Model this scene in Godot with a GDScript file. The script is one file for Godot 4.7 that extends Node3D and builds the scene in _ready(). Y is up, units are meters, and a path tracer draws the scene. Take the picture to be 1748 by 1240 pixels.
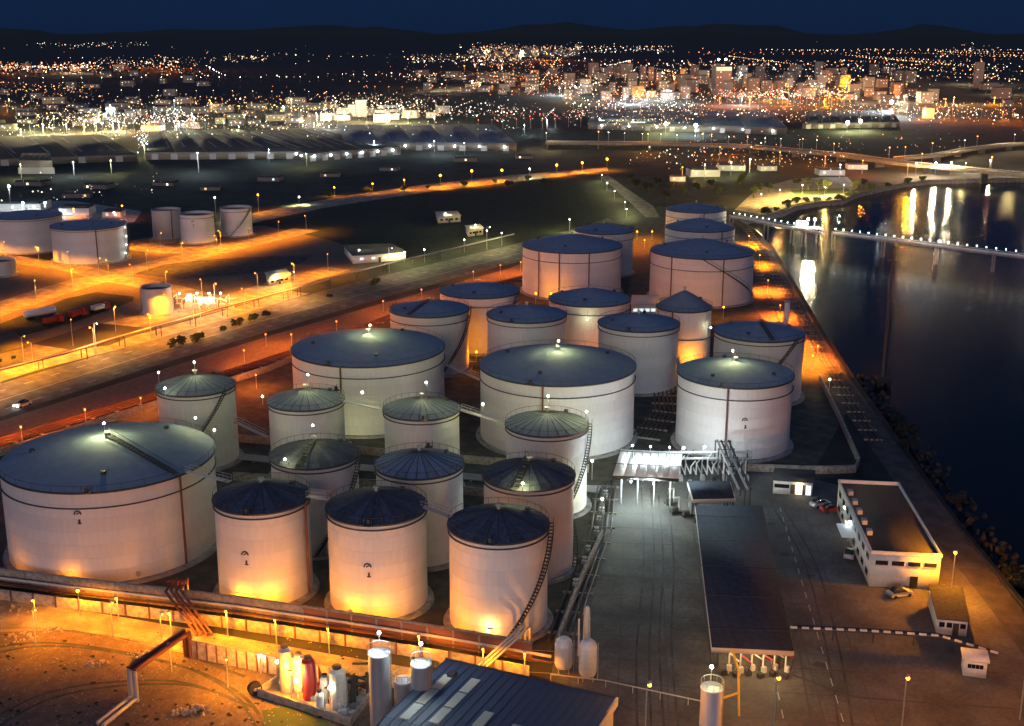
extends Node3D
# A riverside tank farm at nightfall seen from 90 m up. Metres, y up; the camera looks along -z.

const EYE := Vector3(0, 90, 0)
const PITCH := 15.0          # degrees below the horizon
const FOCAL := 1577.6        # in pixels of the 1748 x 1240 photograph
var rng := RandomNumberGenerator.new()
var M := {}                  # materials
var unit_box := BoxMesh.new()
var unit_rod: CylinderMesh
var unit_rod6: CylinderMesh
var bulb_mesh: SphereMesh
var taken := {}

# ---------- from photo pixels to places ----------
func ray(px, py):
	var d = Vector3((px - 874.0) / FOCAL, -(py - 620.0) / FOCAL, -1.0)
	return d.rotated(Vector3.RIGHT, deg_to_rad(-PITCH))
func g(px, py, h = 0.0):                    # the point at height h under that pixel
	var d = ray(px, py)
	return EYE + d * ((h - EYE.y) / d.y)
func top_h(base, px, py):                   # height above ground where a pixel meets the upright plane through base
	var d = ray(px, py)
	return EYE.y + d.y * (base.z / d.z)
func at_z(px, py, z):
	var d = ray(px, py)
	return EYE + d * (z / d.z)
func depth(p):                              # distance along the lens axis
	return (p - EYE).dot(Vector3(0, 0, -1).rotated(Vector3.RIGHT, deg_to_rad(-PITCH)))

# ---------- nodes ----------
func numbered(called):
	var n = taken.get(called, 0)
	taken[called] = n + 1
	return called if n == 0 else "%s_%03d" % [called, n]
func thing(called, label, category, at = Vector3.ZERO, turn = 0.0, group = ""):
	var o := Node3D.new()
	o.name = numbered(called)
	add_child(o)
	o.position = at
	o.rotation.y = turn
	o.set_meta("label", label)
	o.set_meta("category", category)
	if group != "": o.set_meta("group", group)
	return o
func mi(called, mesh, m, parent, t = Transform3D.IDENTITY):
	var o := MeshInstance3D.new()
	o.name = called if parent != self else numbered(called)
	o.mesh = mesh
	o.material_override = m
	o.transform = t
	parent.add_child(o, true)
	return o
func tagged(o, label, category, group = ""):
	o.set_meta("label", label)
	o.set_meta("category", category)
	if group != "": o.set_meta("group", group)
	return o
func structure(o):
	o.set_meta("kind", "structure")
	return o
func nst():
	var st := SurfaceTool.new()
	st.begin(Mesh.PRIMITIVE_TRIANGLES)
	return st
func box_t(c, size, turn = 0.0):
	return Transform3D(Basis(Vector3.UP, turn) * Basis.from_scale(size), c)
func rod_t(a, b, r):
	var d: Vector3 = b - a
	var l = d.length()
	var y = d / maxf(l, 1e-6)
	var x = y.cross(Vector3(0, 0, 1) if absf(y.z) < 0.9 else Vector3(1, 0, 0)).normalized()
	var z = x.cross(y)
	return Transform3D(Basis(x * r, d, z * r), (a + b) * 0.5)
func abox(st, c, size, turn = 0.0): st.append_from(unit_box, 0, box_t(c, size, turn))
func arod(st, a, b, r): st.append_from(unit_rod6, 0, rod_t(a, b, r))
func box(called, c, size, m, parent, turn = 0.0): return mi(called, unit_box, m, parent, box_t(c, size, turn))
func rod(called, a, b, r, m, parent): return mi(called, unit_rod, m, parent, rod_t(a, b, r))
func done(called, st, m, parent): return mi(called, st.commit(), m, parent)
func lathe(pts, seg = 48, a0 = 0.0, a1 = TAU):      # pts: Vector2(radius, height) from the bottom up
	var st = nst()
	for i in pts.size() - 1:
		st.set_smooth_group(i)
		for k in seg:
			var t0 = a0 + (a1 - a0) * k / seg
			var t1 = a0 + (a1 - a0) * (k + 1) / seg
			var p = [pts[i], pts[i + 1]]
			var q = []
			for e in [[0, t0], [1, t0], [1, t1], [0, t1]]:
				q.append(Vector3(sin(e[1]) * p[e[0]].x, p[e[0]].y, cos(e[1]) * p[e[0]].x))
			for idx in [0, 1, 2, 0, 2, 3]:
				st.add_vertex(q[idx])
	st.generate_normals()
	return st.commit()
func sheet(called, pts, y, m, kind = "structure"):   # flat ground polygon from Vector3 points
	var flat := PackedVector2Array()
	for p in pts: flat.append(Vector2(p.x, p.z))
	var idx = Geometry2D.triangulate_polygon(flat)
	var st = nst()
	st.set_normal(Vector3.UP)
	for k in range(0, idx.size(), 3):
		var a = flat[idx[k]]
		var b = flat[idx[k + 1]]
		var c = flat[idx[k + 2]]
		var tri = [a, b, c] if (b - a).cross(c - a) > 0 else [a, c, b]
		for v in tri:
			st.set_normal(Vector3.UP)
			st.add_vertex(Vector3(v.x, y, v.y))
	var o = mi(called, st.commit(), m, self)
	o.set_meta("kind", kind)
	return o
func px_sheet(called, pxs, y, m):
	var pts = []
	for p in pxs: pts.append(g(p[0], p[1], 0.0))
	return sheet(called, pts, y, m)
func ribbon(pts, width):                             # a band along a polyline, as polygon points
	var l = []
	var r = []
	for i in pts.size():
		var d = (pts[mini(i + 1, pts.size() - 1)] - pts[maxi(i - 1, 0)])
		d.y = 0
		d = d.normalized()
		var s = Vector3(-d.z, 0, d.x) * width * 0.5
		l.append(pts[i] - s)
		r.append(pts[i] + s)
	r.reverse()
	return l + r
func walk(pts, step):                                # points every step metres along a polyline, with heading
	var out = []
	var left = 0.0
	for i in pts.size() - 1:
		var d = pts[i + 1] - pts[i]
		var l = d.length()
		var s = left
		while s < l:
			out.append([pts[i] + d * (s / l), d.normalized()])
			s += step
		left = s - l
	return out
func heading(d): return atan2(-d.z, d.x)             # turn that lays +x along d

# ---------- materials ----------
func grey_noise(seed_, freq, lo, hi, size = 256, octaves = 4):
	var n := FastNoiseLite.new()
	n.seed = seed_
	n.noise_type = FastNoiseLite.TYPE_SIMPLEX_SMOOTH
	n.frequency = freq
	n.fractal_octaves = octaves
	var t := NoiseTexture2D.new()
	t.width = size
	t.height = size
	t.seamless = true
	t.noise = n
	var gr := Gradient.new()
	gr.set_color(0, Color(lo, lo, lo))
	gr.set_color(1, Color(hi, hi, hi))
	t.color_ramp = gr
	return t
var TX := {}
const MEAN := {"fine": 0.77, "blotch": 0.62, "soft": 0.89, "streak": 0.93}
func mat(c, rough = 0.8, tex = "", scale = 4.0, metal = 0.0, fine = ""):   # c: linear colour
	var m := StandardMaterial3D.new()
	var k = 1.0 / (MEAN.get(tex, 1.0) * MEAN.get(fine, 1.0))     # the textures darken: keep the mean at c
	m.albedo_color = Color(minf(c[0] * k, 1.0), minf(c[1] * k, 1.0), minf(c[2] * k, 1.0)).linear_to_srgb()
	m.roughness = rough
	m.metallic = metal
	if tex != "":
		m.albedo_texture = TX[tex]
		m.uv1_triplanar = true
		m.uv1_world_triplanar = true
		m.uv1_scale = Vector3.ONE / scale
		if tex == "streak": m.uv1_scale = Vector3(1.0 / scale, 0.12 / scale, 1.0 / scale)
	if fine != "":
		m.detail_enabled = true
		m.detail_albedo = TX[fine]
		m.detail_blend_mode = BaseMaterial3D.BLEND_MODE_MUL
		m.detail_uv_layer = BaseMaterial3D.DETAIL_UV_2
		m.uv2_triplanar = true
		m.uv2_world_triplanar = true
		m.uv2_scale = Vector3.ONE / (scale * 0.31)
	return m
func glow(c, energy):                                # c: linear colour of a lamp, window or screen
	var m := StandardMaterial3D.new()
	m.albedo_color = Color(0.8, 0.8, 0.8)
	m.emission_enabled = true
	m.emission = Color(c[0], c[1], c[2]).linear_to_srgb()
	m.emission_energy_multiplier = energy
	return m

const SODIUM := [1.0, 0.31, 0.006]
const RUST := [1.0, 0.20, 0.012]
const HALIDE := [1.0, 0.98, 0.40]
const COOL := [0.78, 0.95, 1.0]
const WARM := [1.0, 0.72, 0.36]
func lin(c): return Color(c[0], c[1], c[2]).linear_to_srgb()

func materials():
	TX.fine = grey_noise(3, 0.03, 0.78, 1.0, 512, 5)
	TX.blotch = grey_noise(11, 0.008, 0.62, 1.0, 512, 6)
	TX.soft = grey_noise(21, 0.012, 0.9, 1.0, 256, 3)
	TX.streak = grey_noise(31, 0.02, 0.94, 1.0, 512, 5)
	M.tank = mat([0.70, 0.67, 0.66], 0.6, "streak", 9.0)
	M.tank2 = mat([0.64, 0.63, 0.62], 0.6, "streak", 8.0)
	M.tank_tone = mat([0.675, 0.64, 0.625], 0.6, "streak", 7.0)
	M.tank2_tone = mat([0.615, 0.605, 0.59], 0.6, "streak", 6.0)
	M.tank_buff = mat([0.54, 0.52, 0.49], 0.65, "streak", 4.0, 0.0, "soft")
	M.roof = mat([0.20, 0.245, 0.31], 0.85, "soft", 9.0, 0.0, "fine")
	M.roof_b = mat([0.17, 0.20, 0.245], 0.85, "soft", 7.0, 0.0, "fine")
	M.roof_dark = mat([0.05, 0.056, 0.075], 0.85, "blotch", 5.0)
	M.roof_dark2 = mat([0.065, 0.078, 0.11], 0.85, "blotch", 4.0)
	M.steel = mat([0.05, 0.045, 0.045], 0.6, "fine", 2.0)
	M.rust = mat([0.16, 0.06, 0.035], 0.75, "fine", 2.0)
	M.galv = mat([0.42, 0.42, 0.43], 0.5, "fine", 1.5, 0.3)
	M.white = mat([0.74, 0.73, 0.70], 0.6, "soft", 2.0)
	M.cream = mat([0.62, 0.56, 0.46], 0.7, "soft", 2.0)
	M.concrete = mat([0.30, 0.28, 0.25], 0.85, "blotch", 9.0, 0.0, "fine")
	M.wall = mat([0.36, 0.31, 0.25], 0.85, "blotch", 5.0, 0.0, "fine")
	M.brick = mat([0.30, 0.13, 0.08], 0.85, "fine", 1.3)
	M.apron = mat([0.10, 0.094, 0.083], 0.85, "blotch", 47.0, 0.0, "fine")
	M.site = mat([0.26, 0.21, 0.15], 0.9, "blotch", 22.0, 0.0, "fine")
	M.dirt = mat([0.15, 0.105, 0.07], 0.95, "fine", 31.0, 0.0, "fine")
	M.gravel = mat([0.06, 0.058, 0.045], 0.95, "blotch", 18.0, 0.0, "fine")
	M.grass = mat([0.02, 0.025, 0.011], 0.95, "blotch", 30.0, 0.0, "fine")
	M.land = mat([0.022, 0.023, 0.018], 0.95, "blotch", 160.0, 0.0, "blotch")
	M.asphalt = mat([0.06, 0.055, 0.05], 0.85, "blotch", 20.0, 0.0, "fine")
	M.road = mat([0.085, 0.08, 0.07], 0.8, "blotch", 20.0, 0.0, "fine")
	M.paint = mat([0.42, 0.41, 0.38], 0.7, "fine", 1.0)
	M.yellow = mat([0.72, 0.42, 0.03], 0.6, "fine", 1.0)
	M.red = mat([0.36, 0.03, 0.025], 0.5, "fine", 1.0)
	M.blue_car = mat([0.02, 0.05, 0.2], 0.3)
	M.silver = mat([0.5, 0.5, 0.5], 0.35, "", 1.0, 0.2)
	M.tyre = mat([0.02, 0.02, 0.02], 0.9)
	M.glass = mat([0.015, 0.02, 0.025], 0.12)
	M.blue_roof = mat([0.05, 0.075, 0.125], 0.5, "soft", 3.0, 0.0, "fine")
	M.canopy = mat([0.018, 0.03, 0.056], 0.95, "blotch", 6.0, 0.0, "fine")
	M.flat_roof = mat([0.035, 0.033, 0.035], 0.9, "blotch", 4.0, 0.0, "fine")
	M.skylight = mat([0.62, 0.58, 0.42], 0.4, "fine", 1.0)
	M.green = mat([0.04, 0.075, 0.022], 0.9, "fine", 2.0)
	M.pond = mat([0.012, 0.012, 0.013], 0.7)
	M.leaf = mat([0.075, 0.10, 0.025], 0.8)
	M.scrub = mat([0.014, 0.017, 0.010], 0.95)
	M.leaf2 = mat([0.028, 0.036, 0.018], 0.9)
	M.bark = mat([0.08, 0.06, 0.04], 0.9)
	M.rock = mat([0.028, 0.028, 0.027], 0.95, "fine", 2.0)
	M.far_wall = mat([0.20, 0.18, 0.165], 0.9, "fine", 20.0)
	M.far_wall2 = mat([0.32, 0.27, 0.22], 0.9, "fine", 20.0)
	M.far_roof = mat([0.05, 0.055, 0.06], 0.9, "fine", 20.0)
	M.far_blue = mat([0.06, 0.08, 0.13], 0.8, "fine", 20.0)
	M.hill = mat([0.035, 0.042, 0.032], 1.0)
	M.wood = mat([0.03, 0.036, 0.026], 1.0)
	M.bulb_sodium = glow(SODIUM, 26.0)
	M.bulb_rust = glow(RUST, 16.0)
	M.bulb_halide = glow([0.98, 1.0, 0.80], 30.0)
	M.bulb_cool = glow(COOL, 26.0)
	M.bulb_warm = glow(WARM, 22.0)
	M.bulb_red = glow([1.0, 0.09, 0.03], 9.0)
	M.city_white = glow([1.0, 0.88, 0.66], 5.5)
	M.city_warm = glow([1.0, 0.58, 0.26], 5.0)
	M.city_orange = glow([1.0, 0.27, 0.06], 4.5)
	M.city_faint = glow([1.0, 0.62, 0.34], 1.1)
	M.city_cool = glow([0.72, 0.92, 1.0], 4.5)
	M.city_red = glow([1.0, 0.12, 0.06], 4.0)
	M.win_warm = glow([1.0, 0.62, 0.26], 1.1)
	M.win_cool = glow([0.75, 0.95, 1.0], 1.3)
	M.win_lit = glow([1.0, 0.86, 0.55], 2.2)
	var w := StandardMaterial3D.new()
	w.albedo_color = Color(0.006, 0.009, 0.014).linear_to_srgb()
	w.roughness = 0.13
	w.metallic_specular = 0.19
	var n := FastNoiseLite.new()
	n.seed = 5
	n.frequency = 0.03
	n.fractal_octaves = 3
	var nt := NoiseTexture2D.new()
	nt.width = 512
	nt.height = 512
	nt.seamless = true
	nt.noise = n
	nt.as_normal_map = true
	nt.bump_strength = 6.0
	w.normal_enabled = true
	w.normal_texture = nt
	w.normal_scale = 0.15
	w.uv1_triplanar = true
	w.uv1_world_triplanar = true
	w.uv1_scale = Vector3(1.0 / 26.0, 1.0 / 26.0, 1.0 / 14.0)
	M.water = w

func lamp_mat(c):
	return M.bulb_sodium if c == SODIUM else M.bulb_rust if c == RUST else M.bulb_cool if c == COOL else M.bulb_warm if c == WARM else M.bulb_halide
func bulb(parent, at, c, energy, called = "bulb", size = 1.0, down = false):   # a glowing globe and the light it gives
	var globe = mi(called, bulb_mesh, lamp_mat(c), parent, Transform3D(Basis.IDENTITY, at))
	globe.global_basis = Basis.from_scale(Vector3.ONE * size)
	var l
	if down:                                         # a shielded lantern: light goes down and outwards only
		l = SpotLight3D.new()
		l.spot_angle = 78.0
		l.spot_angle_attenuation = 0.5
		l.spot_range = 120.0
		l.rotation_degrees.x = -90.0
	else:
		l = OmniLight3D.new()
		l.omni_range = 120.0
		l.omni_attenuation = 2.0
	l.name = "light"
	l.light_color = lin(c)
	l.light_energy = energy
	l.light_size = 0.2 * size
	l.shadow_enabled = true
	parent.add_child(l, true)
	l.position = at - Vector3(0, 0.26 * size + 0.25, 0) if size > 1.03 else at   # a large globe has its light just below it
func lamp_post(label, base, h, c, energy, group = "", called = "street_lamp", arm = 1.2, turn = 0.0, size = 1.0, down = false):
	var t = thing(called, label, "lamp", base, turn, group)
	rod("pole", Vector3.ZERO, Vector3(0, h, 0), 0.09, M.galv, t)
	if arm > 0.0:
		rod("arm", Vector3(0, h, 0), Vector3(arm, h + 0.25, 0), 0.05, M.galv, t)
	var up = 0.08 if arm > 0.0 else 0.3 if size < 1.03 else 0.35 + 0.5 * size
	box("lamp_head", Vector3(arm, h + up + 0.1 + 0.24 * maxf(size, 1.0), 0), Vector3(0.75, 0.16, 0.34), M.galv, t)
	bulb(t, Vector3(arm, h + up, 0), c, energy * (1.0 if arm > 0.0 else 0.7), "bulb", size, down)
	return t

# ================= the tanks =================
var girder_cache := {}
func helix(st, r, h0, h1, a0, a1, w = 0.8):          # a stair winding up a shell
	var n = int(maxf(14, absf(h1 - h0) / 0.45))
	var last = []
	for i in n + 1:
		var f = float(i) / n
		var a = lerpf(a0, a1, f)
		var y = lerpf(h0, h1, f)
		var o = Vector3(sin(a), 0, cos(a))
		abox(st, o * (r + w * 0.5) + Vector3(0, y, 0), Vector3(w, 0.07, 0.42), a + PI / 2)
		var pts = [o * (r + w) + Vector3(0, y - 0.15, 0), o * (r + w) + Vector3(0, y + 1.05, 0), o * (r + 0.08) + Vector3(0, y - 0.15, 0)]
		if last:
			for k in 3: arod(st, last[k], pts[k], 0.1 if k != 1 else 0.05)
		if i % 4 == 0: arod(st, pts[0], pts[1], 0.04)
		last = pts
func tank(label, at, r, h, o = {}):
	var big = r > 11.0
	var t = thing("storage_tank", label, "storage tank", Vector3(at.x, 0, at.z), 0.0, o.get("group", ""))
	var seg = 72 if big else 48
	var nc = maxi(3, int(round(h / 2.4)))
	var sm = o.get("shell", M.tank)
	var tones = [sm, M.tank_tone if sm == M.tank else M.tank2_tone if sm == M.tank2 else sm]
	for i in nc:                                      # plate courses, each a finger's breadth inside the one below
		var y0 = 0.4 + (h - 0.4) * i / nc
		var y1 = 0.4 + (h - 0.4) * (i + 1) / nc
		var rc = r - 0.012 * i
		mi("shell_course", lathe([Vector2(rc, y0), Vector2(rc, y1 - 0.03), Vector2(rc - 0.03, y1 - 0.015), Vector2(rc - 0.03, y1)], seg), tones[(i + nc) % 2], t)
	mi("foundation", lathe([Vector2(r + 1.1, 0.0), Vector2(r + 0.9, 0.5), Vector2(r - 0.02, 0.52)], seg), M.concrete, t)
	var rise = o.get("rise", r * (0.19 if big else 0.30))
	if o.get("flat", false):
		mi("top_rim", lathe([Vector2(r, h - 0.25), Vector2(r + 0.22, h - 0.25), Vector2(r + 0.22, h), Vector2(r - 0.2, h)], seg), M.galv, t)
		mi("roof", lathe([Vector2(r - 0.05, h - 1.2), Vector2(0.0, h - 1.0)], seg), M.steel, t)
	else:
		var k = 0.55                                  # slightly domed
		var prof = [Vector2(r + 0.18, h), Vector2(r * 0.66, h + rise * (0.34 + 0.1 * k)), Vector2(r * 0.33, h + rise * (0.67 + 0.12 * k)), Vector2(0.02, h + rise)]
		if o.has("panels"):
			var np = 24
			var mesh = lathe([Vector2(r + 0.18, h)] + prof.slice(1), 2, 0.012, TAU / np - 0.012)
			var mats = [o.panels, M.roof_dark2 if o.panels == M.roof_dark else M.roof_dark if o.panels == M.roof_dark2 else M.roof_b]
			for i in np:
				mi("roof_panel", mesh, mats[(i * 7 + i / 3) % 2], t, Transform3D(Basis(Vector3.UP, TAU * i / np), Vector3.ZERO))
			var st = nst()
			for i in np:
				var a = TAU * i / np
				for j in 3:
					arod(st, Vector3(sin(a) * prof[j].x, prof[j].y, cos(a) * prof[j].x), Vector3(sin(a) * prof[j + 1].x, prof[j + 1].y, cos(a) * prof[j + 1].x), 0.07)
			done("roof_ribs", st, M.steel, t)
		else:
			mi("roof", lathe(prof, seg), o.get("roof", M.roof), t)
		var st2 = nst()
		arod(st2, Vector3(0, h + rise - 0.1, 0), Vector3(0, h + rise + 0.7, 0), 0.28)
		abox(st2, Vector3(0, h + rise + 0.75, 0), Vector3(0.9, 0.18, 0.9))
		done("vent", st2, M.galv, t)
		mi("top_rim", lathe([Vector2(r, h - 0.32), Vector2(r + 0.3, h - 0.32), Vector2(r + 0.3, h - 0.05), Vector2(r + 0.16, h + 0.02)], seg), M.steel, t)
		var rl = nst()
		for i in range(0, 60):
			var a = TAU * i / 60
			var b = TAU * (i + 1) / 60
			var p = Vector3(sin(a) * (r + 0.1), h, cos(a) * (r + 0.1))
			var q = Vector3(sin(b) * (r + 0.1), h, cos(b) * (r + 0.1))
			arod(rl, p + Vector3(0, 1.05, 0), q + Vector3(0, 1.05, 0), 0.035)
			if i % 2 == 0: arod(rl, p, p + Vector3(0, 1.05, 0), 0.03)
		done("railing", rl, M.steel, t)
	if o.has("walk"):                                 # a dark stepped walkway up the roof
		var wa = o.walk
		var wd = Vector3(sin(wa), 0, cos(wa))
		var ws = Vector3(cos(wa), 0, -sin(wa))
		var wst = nst()
		var wn = int(r / 0.8)
		for i in wn:
			var f = (i + 0.5) / wn
			abox(wst, wd * r * (1.0 - f) + Vector3(0, h + rise * f + 0.42, 0), Vector3(0.5, 0.1, 0.9), wa + PI / 2)
		for k in [-0.5, 0.5]:
			arod(wst, wd * r + ws * k + Vector3(0, h + 1.3, 0), ws * k + Vector3(0, h + rise + 1.3, 0), 0.05)
			arod(wst, wd * r + ws * k + Vector3(0, h + 0.35, 0), ws * k + Vector3(0, h + rise + 0.35, 0), 0.08)
		done("roof_walkway", wst, M.steel, t)
	if not o.get("flat", false):
		for k in (3 if big else 1):
			var ha = 0.7 + k * 2.3 + r
			var hf = 0.72
			mi("roof_hatch", unit_rod, M.steel, t, Transform3D(Basis.from_scale(Vector3(0.45, 0.5, 0.45)), Vector3(sin(ha) * r * hf, h + rise * (1.0 - hf) + 0.45, cos(ha) * r * hf)))
	for y in o.get("rings", [h - 2.9] if big else [h - 1.0]):
		mi("wind_girder", lathe([Vector2(r, y - 0.1), Vector2(r + 0.22, y - 0.1), Vector2(r + 0.22, y + 0.08), Vector2(r, y + 0.08)], seg), M.steel, t)
	for a in o.get("pipes", []):
		var d = Vector3(sin(a), 0, cos(a)) * (r + 0.25)
		rod("downpipe", d + Vector3(0, 0.6, 0), d + Vector3(0, h - 0.1, 0), 0.2, M.rust, t)
	if o.has("stair"):
		var st = nst()
		helix(st, r, 0.5, h, o.stair[0], o.stair[1])
		done("stairway", st, M.steel, t)
	if o.has("platform"):                             # small landing with a gauge box at the rim
		var a = o.platform
		var st = nst()
		abox(st, Vector3(sin(a), 0, cos(a)) * (r + 0.5) + Vector3(0, h + 0.1, 0), Vector3(1.4, 0.12, 1.1), a)
		for s in [-0.6, 0.6]:
			arod(st, Vector3(sin(a), 0, cos(a)) * (r + 0.9) + Vector3(cos(a) * s, h, -sin(a) * s), Vector3(sin(a), 0, cos(a)) * (r + 0.9) + Vector3(cos(a) * s, h + 1.2, -sin(a) * s), 0.06)
		abox(st, Vector3(sin(a), 0, cos(a)) * (r + 0.2) + Vector3(0, h + 0.55, 0), Vector3(0.5, 0.8, 0.5), a)
		done("gauge_platform", st, M.steel, t)
	if o.has("emblem"):                               # two small dark marks on the shell
		var a = o.emblem[0]
		var y = o.emblem[1]
		for e in [[0.0, 0.0, 0], [0.05, -1.35, 1]]:
			var st = nst()
			var aa = a + e[0] * 1.0 / r * 4.0
			var c = Vector3(sin(aa), 0, cos(aa)) * (r + 0.02) + Vector3(0, y + e[1], 0)
			var side = Vector3(cos(aa), 0, -sin(aa))
			if e[2] == 0:
				for k in 7:
					var p0 = PI * k / 7.0
					var p1 = PI * (k + 1) / 7.0
					arod(st, c + side * cos(p0) * 0.55 + Vector3(0, sin(p0) * 0.6, 0), c + side * cos(p1) * 0.55 + Vector3(0, sin(p1) * 0.6, 0), 0.12)
				arod(st, c - side * 0.2, c + side * 0.25 + Vector3(0, 0.25, 0), 0.1)
			else:
				arod(st, c + Vector3(0, -0.3, 0), c + Vector3(0, 0.4, 0), 0.16)
				arod(st, c - side * 0.3 + Vector3(0, -0.3, 0), c + side * 0.3 + Vector3(0, -0.3, 0), 0.1)
			done("emblem", st, M.steel, t)
	# a manhole and a nozzle at the foot
	var am = o.get("manhole", -0.5)
	var d2 = Vector3(sin(am), 0, cos(am))
	rod("manhole", d2 * (r - 0.1) + Vector3(0, 1.4, 0), d2 * (r + 0.3) + Vector3(0, 1.4, 0), 0.42, M.galv, t)
	for e in o.get("lamps", []):                      # [x, height above the rim, z, colour, energy] from the tank's axis
		var lp = Node3D.new()
		lp.name = "roof_lamp"
		t.add_child(lp, true)
		var rr = Vector2(e[0], e[2]).length()
		var foot = h + rise * maxf(0.0, 1.0 - rr / r) if rr < r else h - 0.3
		lp.position = Vector3(e[0], foot, e[2])
		rod("pole", Vector3.ZERO, Vector3(0, h + e[1] - foot, 0), 0.06, M.galv, lp)
		bulb(lp, Vector3(0, h + e[1] - foot + 0.5, 0), e[3], e[4] * (0.62 if big else 0.34), "bulb", 0.85)
	return t
func rim_tank(label, px, py, wpx, h, o = {}):        # rim centre pixel and rim width in pixels
	var c = g(px, py, h)
	return tank(label, c, wpx * 0.5 * depth(c) / FOCAL, h, o)

func gangway(label, a, b, group = "gangways between the tank rims"):
	var t = thing("gangway", label, "walkway", Vector3(a.x, a.y, a.z), 0.0, group)
	var d = b - a
	var s = Vector3(-d.z, 0, d.x).normalized() * 0.5
	var st = nst()
	abox(st, d * 0.5, Vector3(Vector2(d.x, d.z).length(), 0.14, 1.0), heading(d))
	done("deck", st, M.galv, t)
	for k in [-1, 1]:
		var r = nst()
		arod(r, s * k + Vector3(0, 1.1, 0), d + s * k + Vector3(0, 1.1, 0), 0.05)
		arod(r, s * k + Vector3(0, 0.55, 0), d + s * k + Vector3(0, 0.55, 0), 0.035)
		for f in 6: arod(r, s * k + d * (f / 5.0), s * k + d * (f / 5.0) + Vector3(0, 1.1, 0), 0.035)
		done("handrail", r, M.galv, t)
	return t

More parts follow.
